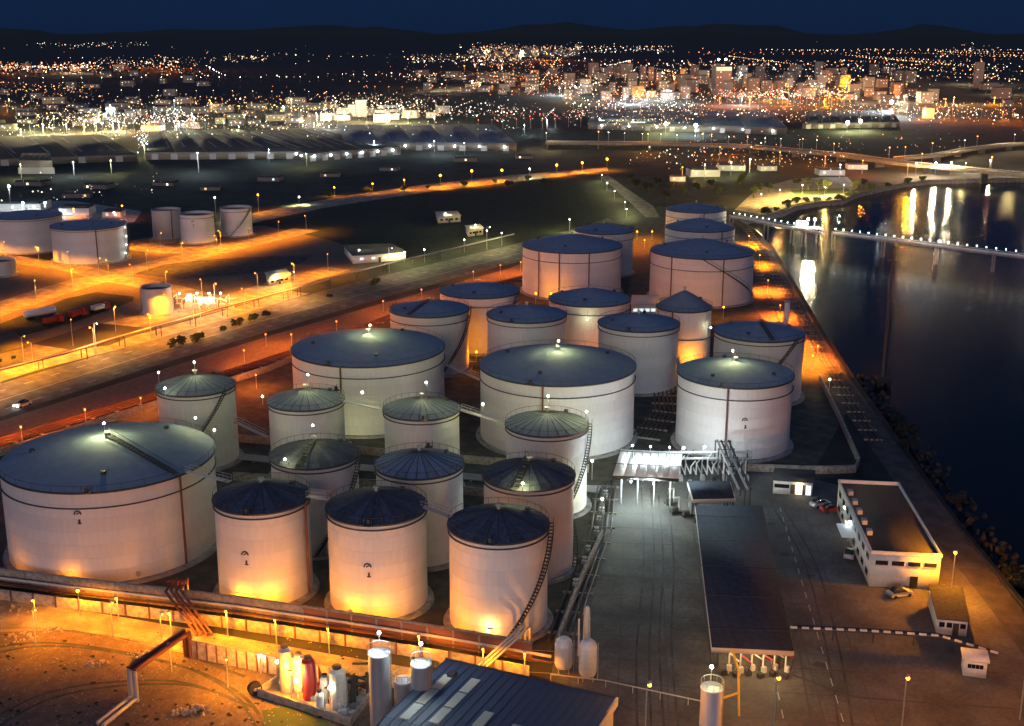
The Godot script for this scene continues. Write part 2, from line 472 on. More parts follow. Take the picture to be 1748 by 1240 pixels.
func build_tanks():
	var T = {}
	T.A = tank("huge white tank beside the orange-lit wall, blue cone roof and emblem near its rim", Vector3(-71.3, 0, -201.2), 18.4, 17.1, {"walk": 0.95, "pipes": [0.98], "emblem": [0.02, 13.2], "platform": 0.12, "lamps": [[-0.6, 5.2, -0.5, HALIDE, 120.0], [12.0, 1.6, -14.6, HALIDE, 52.0], [17.2, 1.4, -8.0, HALIDE, 18.0]], "manhole": 0.5})
	T.B = tank("slim white tank with near-black ribbed cone roof, linked by gangway to the huge tank", Vector3(-40.1, 0, -182.3), 7.75, 16.8, {"panels": M.roof_dark, "pipes": [1.25], "emblem": [-0.2, 9.6], "platform": -0.1})
	T.C2 = rim_tank("slim white tank with dark ribbed roof between two like it, twin marks on its wall", 703, 823, 132, 16.8, {"panels": M.roof_dark, "emblem": [-0.1, 9.6], "platform": -0.05, "stair": [2.2, 4.4]})
	T.C = tank("slim white tank lit by the bright orange floodlight at its foot", Vector3(-1.0, 0, -171.2), 7.75, 16.7, {"panels": M.roof_dark2, "stair": [0.15, 1.55], "platform": -0.15})
	T.S1 = rim_tank("slim tank with dark ribbed roof, lamp mast on top and stair on its right", 620, 754, 116, 17.0, {"walk": -0.2, "panels": M.roof_dark2, "shell": M.tank2, "stair": [0.1, 1.45], "lamps": [[0.0, 4.9, 0.4, HALIDE, 52.0], [-4.0, 0.9, 7.0, HALIDE, 44.0]]})
	T.S2 = rim_tank("slim tank with plain blue roof and no lamp, standing between two ribbed-roof tanks", 760, 767, 116.5, 17.0, {"panels": M.roof, "shell": M.tank2, "platform": 3.0})
	T.S3 = rim_tank("slim tank with half blue half grey roof and a lamp on its front edge", 906, 781, 121, 17.0, {"walk": -0.3, "panels": M.roof_dark2, "shell": M.tank2, "stair": [1.3, 3.2], "lamps": [[-1.2, 0.9, 8.4, HALIDE, 80.0]]})
	T.R1 = rim_tank("slim pale tank behind the huge one, three lamps round its roof", 462, 663, 102, 17.0, {"panels": M.roof_b, "shell": M.tank2, "stair": [-0.4, 1.0], "lamps": [[0.0, 4.6, 0.0, HALIDE, 68.0], [-8.2, 2.0, -1.0, HALIDE, 14.0], [-4.6, 0.9, 7.2, HALIDE, 14.0]]})
	T.R2 = rim_tank("slim pale tank in front of the broad blue roofed one, lamp on its apex", 609, 682, 100, 17.0, {"panels": M.roof_b, "shell": M.tank2, "platform": 2.4, "lamps": [[0.6, 4.8, 0.0, HALIDE, 76.0], [-8.4, 1.0, 3.0, HALIDE, 8.0]]})
	T.R3 = rim_tank("slim pale tank between two gangways, lamp above its blue roof", 763, 694, 100.6, 17.0, {"panels": M.roof_b, "shell": M.tank2, "platform": 0.1, "lamps": [[1.0, 4.9, 0.0, HALIDE, 76.0]]})
	T.R4 = rim_tank("slim pale tank with brightly lit roof edge and stair near the white canopy", 930, 714, 109, 17.0, {"panels": M.roof_b, "shell": M.tank2, "stair": [0.35, 1.5], "lamps": [[0.2, 5.0, 0.0, HALIDE, 76.0], [7.6, 2.2, 1.2, HALIDE, 72.0]]})
	T.F = tank("broad white tank beside the red-lit yard with wide blue roof and one dark downpipe", Vector3(-33.2, 0, -278.2), 18.4, 17.0, {"pipes": [-0.24], "platform": -0.4, "lamps": [[0.6, 4.8, 0.0, HALIDE, 96.0]]})
	T.D = tank("broad white tank amid the farm, blue roof with lit mast at its apex", Vector3(12.1, 0, -262.2), 17.8, 17.1, {"pipes": [-0.22], "platform": -0.38, "lamps": [[0.2, 4.9, 0.0, HALIDE, 100.0]]})
	T.E = tank("mid-sized white tank behind the pipe manifold, dark pipe down its front", Vector3(51.9, 0, -256.4), 12.8, 16.8, {"pipes": [-0.3], "platform": -0.42, "emblem": [0.0, 9.4], "rise": 2.6, "lamps": [[-0.8, 4.4, 0.0, HALIDE, 88.0]]})
	T.W1 = rim_tank("pale tank by the quay road with a lamp glare on its wall", 1213, 591, 118, 17.0, {"shell": M.tank2, "rise": 2.4, "walk": 0.1, "stair": [-0.6, 0.7], "rings": [15.8]})
	T.M1 = rim_tank("pale tank with dark stair line across its blue roof, beside the red-lit fence", 773, 561, 105, 17.0, {"shell": M.tank2, "rise": 2.2, "walk": -0.5, "stair": [0.3, 1.5], "rings": [14.6]})
	T.M2 = rim_tank("tank whose lower wall glows deep yellow from a hidden lamp", 840, 536.5, 105, 17.0, {"rise": 2.2, "rings": [14.2], "stair": [0.2, 1.2]})
	T.M3 = rim_tank("pale tank with plain blue roof behind the middle broad tank", 903, 568, 105, 17.0, {"shell": M.tank2, "rise": 2.4, "rings": [15.6], "platform": -0.4})
	T.M4 = rim_tank("tank with pointed blue roof and a white lamp hanging on its front", 987, 547, 107.6, 17.0, {"rise": 3.0, "rings": [14.4], "lamps": [[-1.6, -3.6, 14.2, HALIDE, 18.0]]})
	T.M5 = rim_tank("pale tank with blue roof joined by a pipe bridge to the tank behind the manifold", 1052.5, 579.5, 107, 17.0, {"shell": M.tank2, "rise": 2.3, "rings": [15.6], "platform": -0.35})
	T.M6 = rim_tank("small tank with a steep pointed dark-blue roof and orange-lit wall", 1113, 558, 73, 17.0, {"rise": 4.6, "roof": M.roof_b, "rings": [9.0], "pipes": [-0.55], "lamps": [[6.6, -5.2, 6.2, HALIDE, 14.0]]})
	T.G = tank("broad pinkish tank with three dark uprights and an orange-lit foot", Vector3(24.3, 0, -423.5), 17.9, 17.0, {"pipes": [-0.75, -0.3, 0.28], "rings": [13.4], "rise": 4.0})
	T.H = tank("broad pinkish tank with a long stair falling across its wall, by the quay", Vector3(69.6, 0, -412.5), 18.1, 17.0, {"pipes": [-0.75, 0.25], "stair": [1.35, -0.15], "rings": [12.6], "rise": 4.2})
	T.K1 = rim_tank("grey-blue tank half hidden behind the broad tank with three uprights", 1006, 456, 78, 17.0, {"shell": M.tank2, "rise": 2.4})
	T.K2 = rim_tank("pale tank standing behind the broad tank with the long stair", 1134, 452, 92, 17.0, {"shell": M.tank2, "rise": 3.6, "pipes": [0.5]})
	T.K3 = rim_tank("farthest pale tank of the river row, next to the pipeline pier", 1129, 428, 80, 17.0, {"shell": M.tank2, "rise": 2.6, "pipes": [0.1]})
	T.L1 = rim_tank("wide grey tank across the road in front of the white-lit yard", 237, 436, 88, 15.0, {"rise": 1.9, "shell": M.tank2, "rings": [14.0]})
	T.L2 = rim_tank("wide grey tank across the road with a brightly lit stair down its side", 319, 449, 96, 14.5, {"rise": 1.9, "shell": M.tank2, "stair": [1.35, 2.3], "pipes": [0.5], "rings": [13.6], "lamps": [[15.6, -1.5, 2.0, COOL, 9.0], [16.0, -5.0, 2.6, COOL, 9.0], [16.0, -8.5, 3.2, COOL, 9.0], [15.6, -12.0, 3.6, COOL, 9.0]]})
	T.L3 = rim_tank("buff open-topped tank with a dark ladder, one of three by the sodium-lit lane", 422, 428.5, 38, 13.5, {"flat": true, "shell": M.tank_buff, "pipes": [0.6], "rings": []})
	T.L4 = rim_tank("pale pink open-topped tank, foremost of the three by the sodium-lit lane", 463, 434, 45, 13.0, {"flat": true, "rings": [11.5], "emblem": [0.0, 10.0]})
	T.L5 = rim_tank("pale pink open-topped tank with slanting stair, nearest the dark field", 515, 426, 41, 13.0, {"flat": true, "rings": [11.5], "stair": [-0.2, 1.3]})
	T.L6 = rim_tank("short cream open-topped tank beside the white-lit pump station", 409, 532, 39.5, 9.2, {"flat": true, "shell": M.tank_buff, "rings": []})
	T.L7 = rim_tank("low cream tank at the end of the sodium-lit lane", 199, 496, 42, 6.0, {"flat": true, "shell": M.tank_buff, "rings": []})
	# walkways at rim height
	gangway("gangway from the huge tank's rim to the near-black ribbed roof", at_z(448, 742, -192.0) * Vector3(1, 0, 1) + Vector3(0, 17.3, 0), Vector3(-46.4, 17.3, -187.2))
	gangway("gangway between the near-black ribbed roof and the tank with twin marks", Vector3(-32.4, 16.9, -181.6), Vector3(-28.6, 16.9, -180.4))
	gangway("gangway between the twin-marked tank and the tank above the orange floodlight", T.C2.position + Vector3(7.6, 16.9, 1.0), Vector3(-8.6, 16.9, -173.0))
	gangway("gangway in front of the broad tank with a lamp at mid-span", T.R2.position + Vector3(7.6, 16.9, 1.0), T.R3.position + Vector3(-7.8, 16.9, 0.6))
	gangway("gangway between the tank with two gangways and the tank with lit roof edge", T.R3.position + Vector3(7.8, 16.9, 0.6), T.R4.position + Vector3(-8.0, 16.9, 0.4))
	gangway("gangway low across the gap behind the middle broad tank", T.M5.position + Vector3(10.0, 8.0, 2.0), T.E.position + Vector3(-10.0, 8.0, -8.0))
	gangway("gangway from the wide blue roof to the tank with the roof stair line", T.F.position + Vector3(18.4, 12.0, -2.0), T.D.position + Vector3(-17.8, 12.0, -4.0))
	gangway("gangway between the slim pale tanks behind the huge one", T.R1.position + Vector3(8.0, 9.0, 1.0), T.R2.position + Vector3(-8.2, 9.0, 1.0))
	for e in [[693, 677, T.R2, T.R3, 26.0], [853, 692, T.R3, T.R4, 26.0]]:
		var p = (e[2].position + e[3].position) * 0.5 + Vector3(0, 17.0, 0.8)
		var l = thing("gangway_lamp", "white lamp on a short post midway along a gangway between slim tanks", "lamp", p, 0.0, "lamps on the gangways")
		rod("pole", Vector3.ZERO, Vector3(0, 2.4, 0), 0.05, M.galv, l)
		bulb(l, Vector3(0, 2.6, 0), HALIDE, e[4])
	return T

# ================= ground, river, roads =================
const WORK_LANES := [[[[60, 612], [201, 562], [300, 530], [400, 505], [500, 482], [610, 456]], 15.0, 0.05], [[[60, 690], [201, 638], [330, 592], [420, 570], [520, 545], [650, 508]], 13.0, 0.06], [[[140, 484], [220, 496], [300, 508], [350, 520], [420, 534], [470, 546], [520, 556]], 12.0, 0.07], [[[150, 668], [240, 640], [350, 612], [480, 576], [600, 540]], 9.0, 0.08], [[[380, 478], [440, 484], [520, 476]], 16.0, 0.09]]
var bank := []
func build_ground():
	var quay = [[2150, 1560], [1830, 1240], [1700, 1105], [1566, 950], [1480, 845], [1400, 735], [1340, 652], [1300, 592], [1262, 528], [1232, 480], [1205, 454], [1188, 444]]
	var shore = [[1215, 437], [1245, 432], [1262, 424], [1290, 419], [1325, 416], [1345, 407], [1375, 400], [1405, 394], [1440, 390], [1500, 388], [1566, 387], [1680, 384], [1800, 380]]
	for p in quay + shore: bank.append(g(p[0], p[1]))
	var land = [Vector3(-30000, 0, 900), Vector3(bank[0].x, 0, 900)] + bank + [Vector3(30000, 0, -880), Vector3(30000, 0, -40000), Vector3(-30000, 0, -40000)]
	sheet("ground", land, 0.0, M.land)
	structure(mi("river", PlaneMesh.new(), M.water, self, Transform3D(Basis.from_scale(Vector3(4000, 1, 4000)), Vector3(3300, -3.0, -600))))
	# the quay wall below the bank
	var st = nst()
	for i in bank.size() - 1:
		var a = bank[i]
		var b = bank[i + 1]
		for v in [a, b, b + Vector3(0, -4, 0), a, b + Vector3(0, -4, 0), a + Vector3(0, -4, 0)]: st.add_vertex(v)
	st.generate_normals()
	structure(done("river_bank", st, M.concrete, self))
	# the farm's own floor and yards
	px_sheet("tank_farm_ground", [[-60, 955], [201, 921], [420, 948], [800, 999], [935, 1018], [1003, 880], [1015, 790], [1100, 760], [1290, 770], [1330, 700], [1210, 470], [1180, 440], [1080, 425], [960, 465], [890, 505], [720, 552], [540, 640], [201, 760], [-60, 850]], 0.02, M.gravel)
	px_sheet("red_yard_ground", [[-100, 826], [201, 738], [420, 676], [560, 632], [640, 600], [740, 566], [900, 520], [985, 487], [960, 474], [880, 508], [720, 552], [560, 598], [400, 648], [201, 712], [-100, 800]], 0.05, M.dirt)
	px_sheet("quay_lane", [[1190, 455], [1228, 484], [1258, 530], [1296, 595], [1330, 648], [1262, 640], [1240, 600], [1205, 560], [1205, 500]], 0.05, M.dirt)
	px_sheet("main_road", [[-150, 764], [201, 662], [400, 604], [560, 558], [660, 530], [890, 475], [965, 456], [1010, 441], [1020, 446], [985, 468], [900, 497], [720, 545], [560, 592], [400, 640], [201, 706], [-150, 812]], 0.05, M.road)
	px_sheet("roadside_verge", [[-150, 764], [201, 662], [400, 604], [560, 558], [660, 530], [890, 475], [890, 468], [660, 518], [560, 547], [400, 592], [201, 648], [-150, 745]], 0.03, M.grass)
	px_sheet("works_ground", [[-200, 740], [201, 645], [400, 590], [560, 546], [650, 520], [720, 500], [700, 482], [640, 470], [600, 458], [560, 450], [430, 462], [380, 470], [300, 500], [201, 492], [-200, 560]], 0.02, M.dirt)
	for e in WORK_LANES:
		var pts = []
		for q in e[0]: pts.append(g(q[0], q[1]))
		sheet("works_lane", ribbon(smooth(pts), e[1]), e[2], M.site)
	px_sheet("works_lawn", [[120, 612], [201, 582], [290, 548], [330, 540], [380, 546], [378, 552], [300, 580], [201, 606], [120, 632]], 0.10, M.grass)
	px_sheet("works_field", [[379, 515], [420, 503], [470, 497], [560, 492], [620, 490], [600, 502], [540, 514], [440, 523]], 0.10, M.gravel)
	px_sheet("retention_pond", [[243, 609], [331, 581], [402, 588], [347, 611], [297, 617]], 0.10, M.pond)
	px_sheet("dark_meadow", [[540, 448], [700, 415], [900, 392], [1000, 386], [1050, 420], [1000, 445], [890, 468], [720, 498], [640, 470]], 0.04, M.grass)
	px_sheet("loading_yard", [[1003, 880], [1018, 788], [1100, 775], [1190, 772], [1290, 790], [1330, 800], [1400, 830], [1470, 890], [1540, 975], [1640, 1100], [1800, 1290], [600, 1290], [640, 1150], [935, 1060], [940, 1020]], 0.05, M.apron)
	px_sheet("quay_road", [[1285, 640], [1330, 650], [1395, 742], [1470, 842], [1555, 950], [1690, 1110], [1900, 1350], [1800, 1350], [1640, 1130], [1520, 960], [1440, 860], [1360, 745]], 0.06, M.asphalt)
	px_sheet("service_road", [[-60, 972], [201, 947], [300, 962], [440, 986], [640, 1022], [900, 1066], [900, 1100], [640, 1052], [450, 1022], [300, 990], [-60, 1000]], 0.04, M.site)
	px_sheet("rough_ground", [[-200, 1010], [201, 965], [450, 1005], [620, 1040], [740, 1100], [700, 1300], [-200, 1300]], 0.03, M.dirt)
	px_sheet("white_yard", [[60, 450], [120, 424], [201, 418], [300, 418], [390, 432], [380, 446], [300, 450], [201, 455]], 0.05, M.concrete)
	# far sodium-lit road and the viaduct's approach
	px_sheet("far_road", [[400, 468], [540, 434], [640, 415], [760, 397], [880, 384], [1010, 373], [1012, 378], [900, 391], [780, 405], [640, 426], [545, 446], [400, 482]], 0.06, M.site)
	px_sheet("field_track", [[1000, 385], [1012, 384], [1040, 404], [1072, 425], [1080, 440], [1062, 440], [1035, 415]], 0.06, M.site)
	px_sheet("park_lawn", [[1255, 404], [1330, 401], [1338, 408], [1262, 412]], 0.09, M.green)
	px_sheet("river_park", [[1180, 430], [1210, 402], [1260, 388], [1330, 386], [1345, 400], [1320, 413], [1285, 417], [1258, 423], [1238, 431], [1213, 435]], 0.05, M.site)
	# lane lines of the main road
	var mid = []
	for p in [[60, 730], [201, 684], [400, 622], [560, 575], [720, 533], [900, 486], [985, 462]]: mid.append(g(p[0], p[1], 0.07))
	for off in [-7.0, 0.0, 7.0]:
		var s2 = nst()
		for w in walk(mid, 1.0 if off == 0.0 else 9.0):
			var side = Vector3(-w[1].z, 0, w[1].x)
			abox(s2, w[0] + side * off, Vector3(1.05 if off == 0.0 else 3.2, 0.01, 0.22), heading(w[1]))
		structure(done("lane_marking", s2, M.paint, self))
	# hills along the horizon
	for r in [[16000.0, 150.0, 3, M.wood], [24000.0, 430.0, 9, M.hill]]:
		var nz := FastNoiseLite.new()
		nz.seed = r[2]
		nz.frequency = 0.00022
		var s3 = nst()
		var prev = null
		for i in 121:
			var x = lerpf(-26000, 26000, i / 120.0)
			var h = r[1] * clampf(0.55 + 0.75 * nz.get_noise_1d(x), 0.12, 1.2)
			if r[2] == 9: h *= 0.7 + 0.5 * exp(-pow((x - 5200.0) / 5200.0, 2.0)) + 0.3 * exp(-pow((x + 2500.0) / 2500.0, 2.0))
			var cur = [Vector3(x, 0, -r[0]), Vector3(x, h, -r[0] - h * 5.0), Vector3(x, 0, -r[0] - h * 12.0 - 600.0)]
			if prev:
				for k in 2:
					for v in [prev[k], prev[k + 1], cur[k + 1], prev[k], cur[k + 1], cur[k]]: s3.add_vertex(v)
			prev = cur
		s3.generate_normals()
		structure(done("hills", s3, r[3], self))

# ================= walls, fences, racks =================
func build_walls():
	# the long bund wall in front of the tanks: panels between posts
	var line = []
	for p in [[-80, 903], [201, 930], [300, 943], [420, 957], [520, 969], [600, 981], [700, 996], [800, 1012], [935, 1036]]: line.append(g(p[0], p[1]))
	var t = thing("bund_wall", "long sodium-lit bund wall running in front of the slim tanks", "wall", line[0])
	var st = walk(line, 4.2)
	for i in st.size() - 1:
		var a = st[i][0]
		var b = st[i + 1][0]
		var d = b - a
		var red = a.x > g(596, 981).x
		box("wall_panel", (a + b) * 0.5 - line[0] + Vector3(0, 1.5, 0), Vector3(d.length() - 0.12, 3.0, 0.3), M.brick if red else M.wall, t, heading(d))
		box("post", a - line[0] + Vector3(0, 1.55, 0), Vector3(0.34, 3.1, 0.5), M.wall, t, heading(d))
		box("coping", (a + b) * 0.5 - line[0] + Vector3(0, 3.1, 0), Vector3(d.length(), 0.16, 0.5), M.wall, t, heading(d))
	# the lower boundary wall, a few steps in front
	var low = []
	for p in line: low.append(p + Vector3(-0.5, 0, 4.6))
	t = thing("boundary_wall", "low panelled boundary wall with dark posts along the service road", "wall", low[0])
	st = walk(low, 4.2)
	for i in st.size() - 1:
		var a = st[i][0]
		var b = st[i + 1][0]
		var d = b - a
		box("wall_panel", (a + b) * 0.5 - low[0] + Vector3(0, 0.95, 0), Vector3(d.length() - 0.2, 1.9, 0.16), M.wall, t, heading(d))
		box("post", a - low[0] + Vector3(0, 1.0, 0.1), Vector3(0.22, 2.1, 0.3), M.rust, t, heading(d))
	rod("rail", Vector3(0, 2.35, 0), low[8] - low[0] + Vector3(0, 2.35, 0), 0.06, M.galv, t).queue_free()
	# pipe lying along the wall
	t = thing("wall_pipe", "pale pipeline carried on brackets along the bund wall", "pipeline", line[0])
	for i in line.size() - 1:
		rod("pipe", line[i] - line[0] + Vector3(0, 1.9, 1.0), line[i + 1] - line[0] + Vector3(0, 1.9, 1.0), 0.22, M.cream, t)
		rod("pipe", line[i] - line[0] + Vector3(0, 1.2, 1.5), line[i + 1] - line[0] + Vector3(0, 1.2, 1.5), 0.16, M.rust, t)
	# fence with close posts by the service road
	var fl = []
	for p in [[452, 1026], [520, 1040], [600, 1056], [650, 1066]]: fl.append(g(p[0], p[1]))
	t = thing("picket_fence", "sodium-lit retaining fence with close dark posts beside the service road", "fence", fl[0])
	for w in walk(fl, 1.7):
		box("picket", w[0] - fl[0] + Vector3(0, 1.5, 0.12), Vector3(0.16, 3.0, 0.16), M.rust, t, heading(w[1]))
	for i in fl.size() - 1:
		var d = fl[i + 1] - fl[i]
		box("panel", (fl[i] + fl[i + 1]) * 0.5 - fl[0] + Vector3(0, 1.4, -0.05), Vector3(d.length(), 2.8, 0.1), M.wall, t, heading(d))
		box("top_rail", (fl[i] + fl[i + 1]) * 0.5 - fl[0] + Vector3(0, 2.95, 0), Vector3(d.length(), 0.16, 0.3), M.wall, t, heading(d))
	# inner bund walls between the rows
	var inner = [["low pink-lit bund wall between the two middle rows of slim tanks", [[505, 738], [600, 746], [700, 757], [830, 768], [1010, 782]]],
		["bund wall at the foot of the slim tanks behind the huge one", [[512, 790], [570, 794], [700, 800], [850, 812], [990, 826]]],
		["bund wall running back beside the loading yard", [[1004, 868], [975, 930], [940, 1022]]],
		["bund wall beside the quay road at the mid-sized tank", [[1190, 778], [1290, 782], [1350, 780], [1320, 712], [1290, 650]]],
		["bund wall along the red-lit yard behind the huge tank", [[-60, 850], [201, 758], [420, 690], [560, 645], [600, 628]]],
		["bund wall between the broad tanks and the yellow-lit row", [[700, 640], [840, 640], [1000, 640], [1100, 640]]]]
	for e in inner:
		var pts = []
		for p in e[1]: pts.append(g(p[0], p[1]))
		t = thing("inner_wall", e[0], "wall", pts[0])
		st = walk(pts, 6.0)
		for i in st.size() - 1:
			var d = st[i + 1][0] - st[i][0]
			box("wall_panel", (st[i][0] + st[i + 1][0]) * 0.5 - pts[0] + Vector3(0, 0.8, 0), Vector3(d.length() - 0.08, 1.6, 0.3), M.wall, t, heading(d))
			box("coping", (st[i][0] + st[i + 1][0]) * 0.5 - pts[0] + Vector3(0, 1.68, 0), Vector3(d.length(), 0.14, 0.45), M.concrete, t, heading(d))

func pipe_rack(label, pxs, h, n, step, m = null, called = "pipe_rack", spread = 0.7):
	var pts = []
	for p in pxs: pts.append(g(p[0], p[1]))
	var t = thing(called, label, "pipe rack", pts[0])
	var mm = m if m else M.rust
	for w in walk(pts, step):
		var s = Vector3(-w[1].z, 0, w[1].x)
		var hw = spread * (n - 1) * 0.5 + 0.4
		var st = nst()
		for k in [-1, 1]: arod(st, w[0] - pts[0] + s * hw * k, w[0] - pts[0] + s * hw * k + Vector3(0, h, 0), 0.13)
		arod(st, w[0] - pts[0] - s * hw + Vector3(0, h - 0.3, 0), w[0] - pts[0] + s * hw + Vector3(0, h - 0.3, 0), 0.13)
		done("trestle", st, M.steel, t)
	for k in n:
		var st = nst()
		for i in pts.size() - 1:
			var d = (pts[i + 1] - pts[i]).normalized()
			var s = Vector3(-d.z, 0, d.x) * spread * (k - (n - 1) * 0.5)
			arod(st, pts[i] - pts[0] + s + Vector3(0, h, 0), pts[i + 1] - pts[0] + s + Vector3(0, h, 0), 0.2 + 0.06 * (k % 2))
		done("pipe", st, mm if k % 2 == 0 else M.galv, t)
	return t
func ground_pipes(label, pxs, n, m, spread = 0.9):
	var pts = []
	for p in pxs: pts.append(g(p[0], p[1]))
	var t = thing("pipeline", label, "pipeline", pts[0])
	for k in n:
		var st = nst()
		for i in pts.size() - 1:
			var d = (pts[i + 1] - pts[i]).normalized()
			var s = Vector3(-d.z, 0, d.x) * spread * (k - (n - 1) * 0.5)
			arod(st, pts[i] - pts[0] + s + Vector3(0, 0.55, 0), pts[i + 1] - pts[0] + s + Vector3(0, 0.55, 0), 0.2)
		done("pipe", st, m, t)
	for w in walk(pts, 7.0): box("sleeper", w[0] - pts[0] + Vector3(0, 0.17, 0), Vector3(0.4, 0.34, n * spread + 0.6), M.concrete, t, heading(w[1]))

func build_racks():
	pipe_rack("long orange-lit pipe rack beside the main road, on trestles", [[120, 680], [229, 652], [290, 636], [350, 617], [400, 602], [442, 590], [484, 577], [550, 559], [600, 545]], 3.4, 3, 15.0)
	pipe_rack("dark pipe rack carrying on beside the main road past the meadow", [[600, 545], [660, 528], [720, 512], [800, 493], [885, 472]], 3.4, 2, 17.0, M.steel)
	ground_pipes("bundle of pipelines through the red-lit yard below the main road", [[60, 788], [201, 742], [400, 682], [560, 632], [620, 612]], 4, M.rust, 1.3)
	ground_pipes("pipelines through the red-lit yard behind the roof with the stair line", [[640, 606], [720, 574], [800, 548], [900, 520]], 3, M.rust, 1.3)
	ground_pipes("pair of dark pipelines along the quay edge", [[1196, 456], [1214, 480], [1240, 526], [1278, 592], [1314, 656], [1368, 742]], 3, M.steel, 1.2)
	ground_pipes("pipelines leading across the orange quay lane", [[1205, 500], [1225, 545], [1250, 590]], 2, M.rust, 1.4)
	ground_pipes("dark pipelines along the edge of the loading yard", [[1010, 800], [1002, 860], [972, 940], [948, 1010]], 5, M.steel, 0.9)
	ground_pipes("pipelines between the middle rows of slim tanks", [[505, 760], [620, 772], [760, 782], [880, 794], [1000, 806]], 4, M.galv, 0.9)
	ground_pipes("pipelines across the dark ground behind the middle broad tank", [[1060, 735], [1090, 700], [1085, 660]], 6, M.steel, 1.1)
	# elbow trestle in the foreground
	var a = g(380, 1084)
	var h1 = top_h(a, 378, 1043)
	var b = g(452, 1026)
	var h2 = top_h(b, 453, 992)
	var t = thing("pipe_elbow", "square-cornered pair of big pipes rising from the ground to the service road fence", "pipe", a)
	for k in [-0.45, 0.45]:
		var s = Vector3(k, 0, k * 0.6)
		rod("pipe", s, s + Vector3(0, h1, 0), 0.36, M.galv, t)
		rod("pipe", s + Vector3(0, h1, 0), b - a + s + Vector3(0, h2, 0), 0.36, M.rust, t)
		rod("pipe", b - a + s + Vector3(0, h2, 0), b - a + s, 0.3, M.rust, t)
		rod("pipe", s + Vector3(0, 0.5, 0), g(335, 1120) - a + s + Vector3(0, 0.5, 0), 0.3, M.galv, t)
	# pipe bundle stepping over the bund wall
	a = g(437, 966)
	b = g(474, 1000)
	t = thing("wall_crossing", "cluster of bent red-brown pipes and valves climbing over the bund wall", "pipe", a)
	for k in 4:
		var s = Vector3(-1.2 + k * 0.8, 0, 0)
		rod("pipe", s + Vector3(0, 0, -3.0), s + Vector3(0, 4.2 + 0.3 * (k % 2), -3.0), 0.2, M.rust, t)
		rod("pipe", s + Vector3(0, 4.2 + 0.3 * (k % 2), -3.0), s + Vector3(0, 4.2 + 0.3 * (k % 2), 1.2), 0.2, M.rust, t)
		rod("pipe", s + Vector3(0, 4.2 + 0.3 * (k % 2), 1.2), b - a + s + Vector3(0, 0.5, 0), 0.22, M.rust, t)
		mi("valve", lathe([Vector2(0.05, 0), Vector2(0.35, 0.0), Vector2(0.35, 0.12), Vector2(0.05, 0.12)], 12), M.red, t, Transform3D(Basis.IDENTITY, s + Vector3(0, 4.9, -0.9)))
	# second crossing by the floodlit slim tank
	a = g(902, 1028)
	t = thing("wall_crossing", "pipes bending over the end of the wall below the orange floodlight", "pipe", a)
	for k in 3:
		var s = Vector3(-0.8 + k * 0.7, 0, 0)
		rod("pipe", s + Vector3(0, 0.4, -4.0), s + Vector3(0, 4.0, -2.6), 0.18, M.cream, t)
		rod("pipe", s + Vector3(0, 4.0, -2.6), s + Vector3(-1.0, 4.2, 0.0), 0.18, M.cream, t)
		rod("pipe", s + Vector3(-1.0, 4.2, 0.0), s + Vector3(-8.0, 0.6, 6.0), 0.18, M.cream, t)
	# double rail along the quay edge
	var qp = []
	for q in [[1236, 492], [1262, 536], [1300, 600], [1338, 660], [1398, 744], [1476, 850], [1562, 958], [1690, 1112]]: qp.append(g(q[0] - 5, q[1]))
	t = thing("quay_rail", "dark two-bar guard rail on posts along the river edge of the quay", "railing", qp[0])
	for i in qp.size() - 1:
		for y in [0.55, 1.1]: rod("rail", qp[i] - qp[0] + Vector3(0, y, 0), qp[i + 1] - qp[0] + Vector3(0, y, 0), 0.07, M.steel, t)
	for w in walk(qp, 5.0): rod("post", w[0] - qp[0], w[0] - qp[0] + Vector3(0, 1.1, 0), 0.08, M.steel, t)
	# valve stands along the yard edge
	for p in [[1003, 838], [996, 865], [985, 890], [980, 905], [968, 935], [1008, 815], [1000, 850]]:
		var q = g(p[0], p[1])
		t = thing("valve_stand", "grey valve stand with a handwheel beside the yard-edge pipelines", "valve", q, rng.randf() * 3.0, "valve stands along the loading yard")
		rod("stem", Vector3.ZERO, Vector3(0, 1.7, 0), 0.16, M.galv, t)
		box("body", Vector3(0, 0.8, 0), Vector3(0.9, 0.7, 0.7), M.galv, t)
		mi("handwheel", lathe([Vector2(0.3, 0), Vector2(0.45, 0.0), Vector2(0.45, 0.1), Vector2(0.3, 0.1)], 14), M.white, t, Transform3D(Basis.IDENTITY, Vector3(0, 1.7, 0)))

